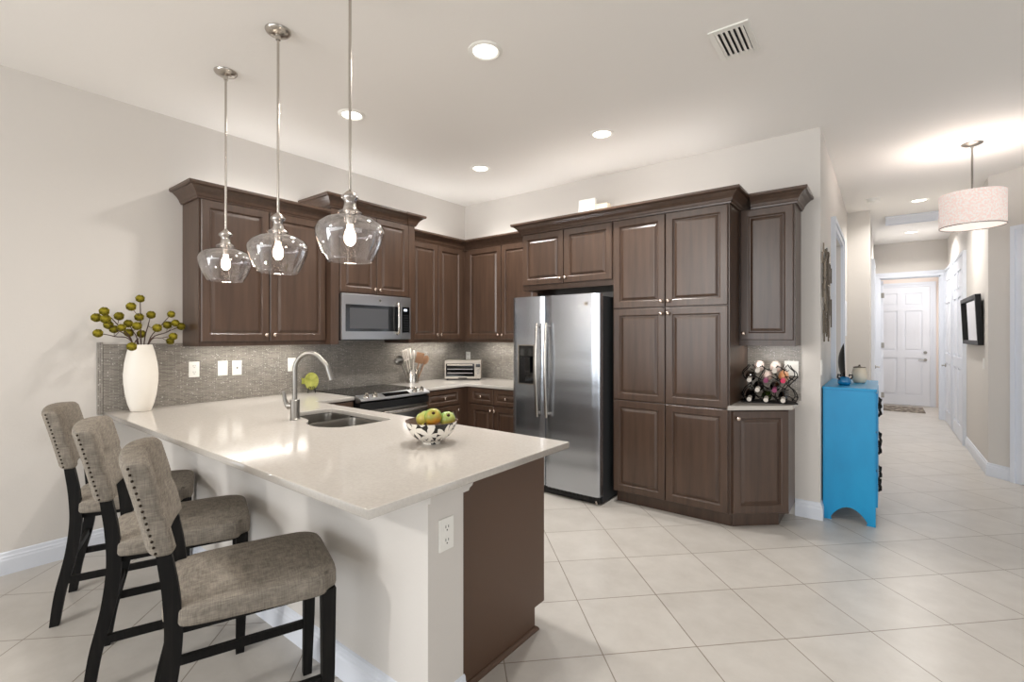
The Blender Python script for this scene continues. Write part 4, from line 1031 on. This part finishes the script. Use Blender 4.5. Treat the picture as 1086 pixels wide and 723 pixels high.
# ---------------------------------------------------------------- utensil crock
CRX, CRY = -4.05, 3.46
c = thing('utensil_crock', 'stainless cylinder crock full of cooking utensils beside the range', 'crock', (CRX, CRY, .914))
bm = BM(); lathe(bm, [(0, 0), (.062, 0), (.062, .145), (.060, .148), (.056, .148), (.056, .006), (0, .006)], 36); obj('crock_body', bm, M['nickel'], c, 40)
def ut(name, label, ax, ay, ln, m, head):
    c = thing(name, label, 'utensil', (CRX+ax*.10, CRY+ay*.10, .922), 0, 'utensils in the steel crock')
    d = Vector((ax, ay, 1)).normalized()*ln; t = obj('handle', (lambda b: (tube(b, [(0, 0, 0), tuple(d)], .006, 8), b)[1])(BM()), m, c, 60)
    bm = BM()
    if head == 'spoon': uvs(bm, .034, (0, 0, .03), (.8, .3, 1.2), 14, 10)
    elif head == 'spat': box(bm, -.032, .032, -.004, .004, -.01, .085, .003)
    elif head == 'slot':
        for k in range(4): box(bm, -.032+.018*k, -.022+.018*k, -.003, .003, 0, .08)
        box(bm, -.032, .032, -.003, .003, -.008, .004); box(bm, -.032, .032, -.003, .003, .078, .088)
    elif head == 'whisk':
        for k in range(5):
            a = PI*k/5; tube(bm, [(math.cos(a)*q*.034, math.sin(a)*q*.034, zz) for q, zz in ((.1, 0), (.7, .03), (1, .065), (.6, .095), (0, .105), (-.6, .095), (-1, .065), (-.7, .03), (-.1, 0))], .0018, 5)
    elif head == 'ladle': lathe(bm, [(0, 0), (.030, .006), (.040, .030), (.038, .034), (.028, .012), (0, .006)], 18, (0, 0, -.0))
    o = obj(head if head in ('whisk',) else 'head', bm, M['dknickel'] if head in ('ladle', 'whisk') else m, c, 60); o.location = d; o.scale = (1.3, 1.3, 1.25); o.rotation_euler = Vector((ax, ay, 1)).to_track_quat('Z', 'X').to_euler()
    if head == 'ladle': o.rotation_euler = (R(75), 0, R(37))
ut('ladle', 'steel ladle leaning left out of the crock', -.12, -.42, .255, M['dknickel'], 'ladle')
ut('slotted_turner', 'pale slotted turner leaning left in the crock', .02, -.27, .255, M['white_pl'], 'slot')
ut('turner', 'white solid turner standing at the back of the crock', -.16, -.02, .26, M['white_pl'], 'spat')
ut('serving_spoon', 'pale serving spoon upright in the middle of the crock', .10, -.05, .26, M['white_pl'], 'spoon')
ut('wooden_spatula', 'wooden spatula leaning right in the crock', .16, .14, .22, M['spoonwood'], 'spat')
ut('wooden_spoon', 'wooden spoon tilted farthest right in the crock', .22, .36, .22, M['spoonwood'], 'spoon')
ut('whisk', 'steel whisk spreading at the right side of the crock', .05, .42, .22, M['dknickel'], 'whisk')

# ---------------------------------------------------------------- toaster oven
c = thing('toaster_oven', 'champagne steel toaster oven angled in the counter corner', 'toaster oven', (-3.835, 4.02, .914), R(37.8))
TW, TH, TD = .208, .225, .215
bm = BM(); box(bm, -TW, TW, .012, TD, .016, TH, .006)
obj('housing', bm, M['toaster'], c)
bm = BM(); box(bm, -TW, TW, 0, .012, .016, .040, .001); box(bm, -TW, TW, 0, .012, TH-.035, TH, .001); box(bm, -TW, -TW+.012, 0, .012, .04, TH-.035); box(bm, .135, TW, 0, .012, .04, TH-.035, .001)
obj('front_frame', bm, M['toaster'], c)
dd = obj('door', b1(-TW+.014, .133, .002, .010, .042, TH-.037), M['blackglass'], c)
bm = BM(); tube(bm, [(-TW+.03, -.022, TH-.05), (.115, -.022, TH-.05)], .007, 10)
for x in (-TW+.045, .10): tube(bm, [(x, .004, TH-.05), (x, -.022, TH-.05)], .005, 8)
obj('door_handle', bm, M['toaster'], dd, 60)
bm = BM()
for z in (.075, .120): box(bm, -TW+.03, .115, -.0005, .003, z, z+.010)
obj('rack', bm, M['dknickel'], dd)
obj('display', b1(.150, .200, -.003, .001, TH-.075, TH-.04), M['blackglass'], c)
for z in (.115, .075):
    bm = BM(); tube(bm, [(.175, .002, z), (.175, -.018, z)], .013, 16); obj('knob', bm, M['nickel'], c, 40)
bm = BM()
for x in (-TW+.03, TW-.03):
    for y in (.02, TD-.02): tube(bm, [(x, y, 0), (x, y, .018)], .012, 10)
obj('foot', bm, M['black'], c)
obj('crumb_tray', b1(-.05, .05, -.006, .002, .018, .028), M['black'], c)

# ---------------------------------------------------------------- wine rack
RX, RYY = -.708, 4.175
rr = thing('wine_rack', 'black scrolled wire wine rack on the small angled counter', 'wine rack', (RX, RYY, .914), R(15))
bm = BM()
box(bm, -.185, .185, -.09, .08, .0, .010, .002)
for yy in (-.07, .06):
    for sx in (-1, 1):
        pts = [(sx*.165, .01), (sx*.185, .05), (sx*.165, .10), (sx*.130, .135), (sx*.150, .165), (sx*.180, .20), (sx*.178, .235), (sx*.150, .265), (sx*.135, .290)]
        tube(bm, catmull([(x, yy, z) for x, z in pts], 4), .004, 6)
    for z0, off in ((.055, 0), (.128, .5), (.201, 0), (.274, .5)):
        xs = [-.17+.34*k/24 for k in range(25)]
        tube(bm, [(x, yy, z0-.010-.016*math.cos(2*PI*((x+.17)/.1133+off))) for x in xs if not (off and abs(x) > .13)], .0035, 6)
    for sx in (-1, 1):
        for x0 in (.055, .113): tube(bm, catmull([(sx*x0, yy, .01), (sx*(x0-.02), yy, .09), (sx*(x0+.015), yy, .16), (sx*(x0-.02), yy, .24), (sx*x0, yy, .29)], 4), .003, 6)
for sx in (-1, 1):
    for z in (.05, .20): tube(bm, [(sx*.184, -.07, z), (sx*.184, .06, z)], .0035, 6)
obj('wire_frame', bm, M['iron'], rr, 60)
BO = [(-.113, .062, 'bottle', 'cork1'), (0, .062, 'bottle_g', 'cork1'), (.113, .062, 'bottle', 'cork1'), (-.057, .135, 'bottle', 'cork1'), (.057, .135, 'bottle', 'cork3'),
      (-.113, .208, 'bottle', 'cork1'), (0, .208, 'bottle_w', 'cork3'), (.113, .208, 'bottle_o', 'cork2'), (-.057, .281, 'bottle_w', 'cork1'), (.057, .281, 'bottle_w', 'cork1')]
LB = ['dark bottle with white foil, bottom row left in the wine rack', 'green glass bottle in the middle of the bottom row', 'dark bottle with pale foil at the bottom right of the rack',
      'dark bottle with white foil in the second row, left', 'dark bottle in the second row, right', 'dark bottle with white cap at the left of the third row', 'pale-shouldered bottle with plum foil in the centre',
      'amber-labelled bottle with bright pink foil at the right', 'pale pink bottle on the top row, left', 'pale bottle with white foil on the top row, right']
mR = Matrix.Rotation(R(15), 4, 'Z')
for (x, z, bm_, fo), lb in zip(BO, LB):
    p = mR @ Vector((x, .10, 0)); c = thing('wine_bottle', lb, 'bottle', (RX+p.x, RYY+p.y, .914+z), R(15), 'bottles in the wine rack')
    c.rotation_euler = (R(7), 0, R(15)+R(-8))
    bm = BM(); lathe(bm, [(0, 0), (.034, 0), (.0365, .006), (.0365, .105), (.033, .13), (.020, .155), (.0145, .175), (.0145, .185), (0, .185)], 24)
    for v in bm.verts: v.co = Vector((v.co.x, -v.co.z+.0, v.co.y))
    obj('bottle_body', bm, M[bm_], c, 60)
    bm = BM(); lathe(bm, [(0, .180), (.0155, .180), (.0155, .240), (.0165, .242), (.0165, .252), (0, .253)], 20)
    for v in bm.verts: v.co = Vector((v.co.x, -v.co.z, v.co.y))
    obj('foil_cap', bm, M[fo], c, 50)
bpy.context.view_layer.update()
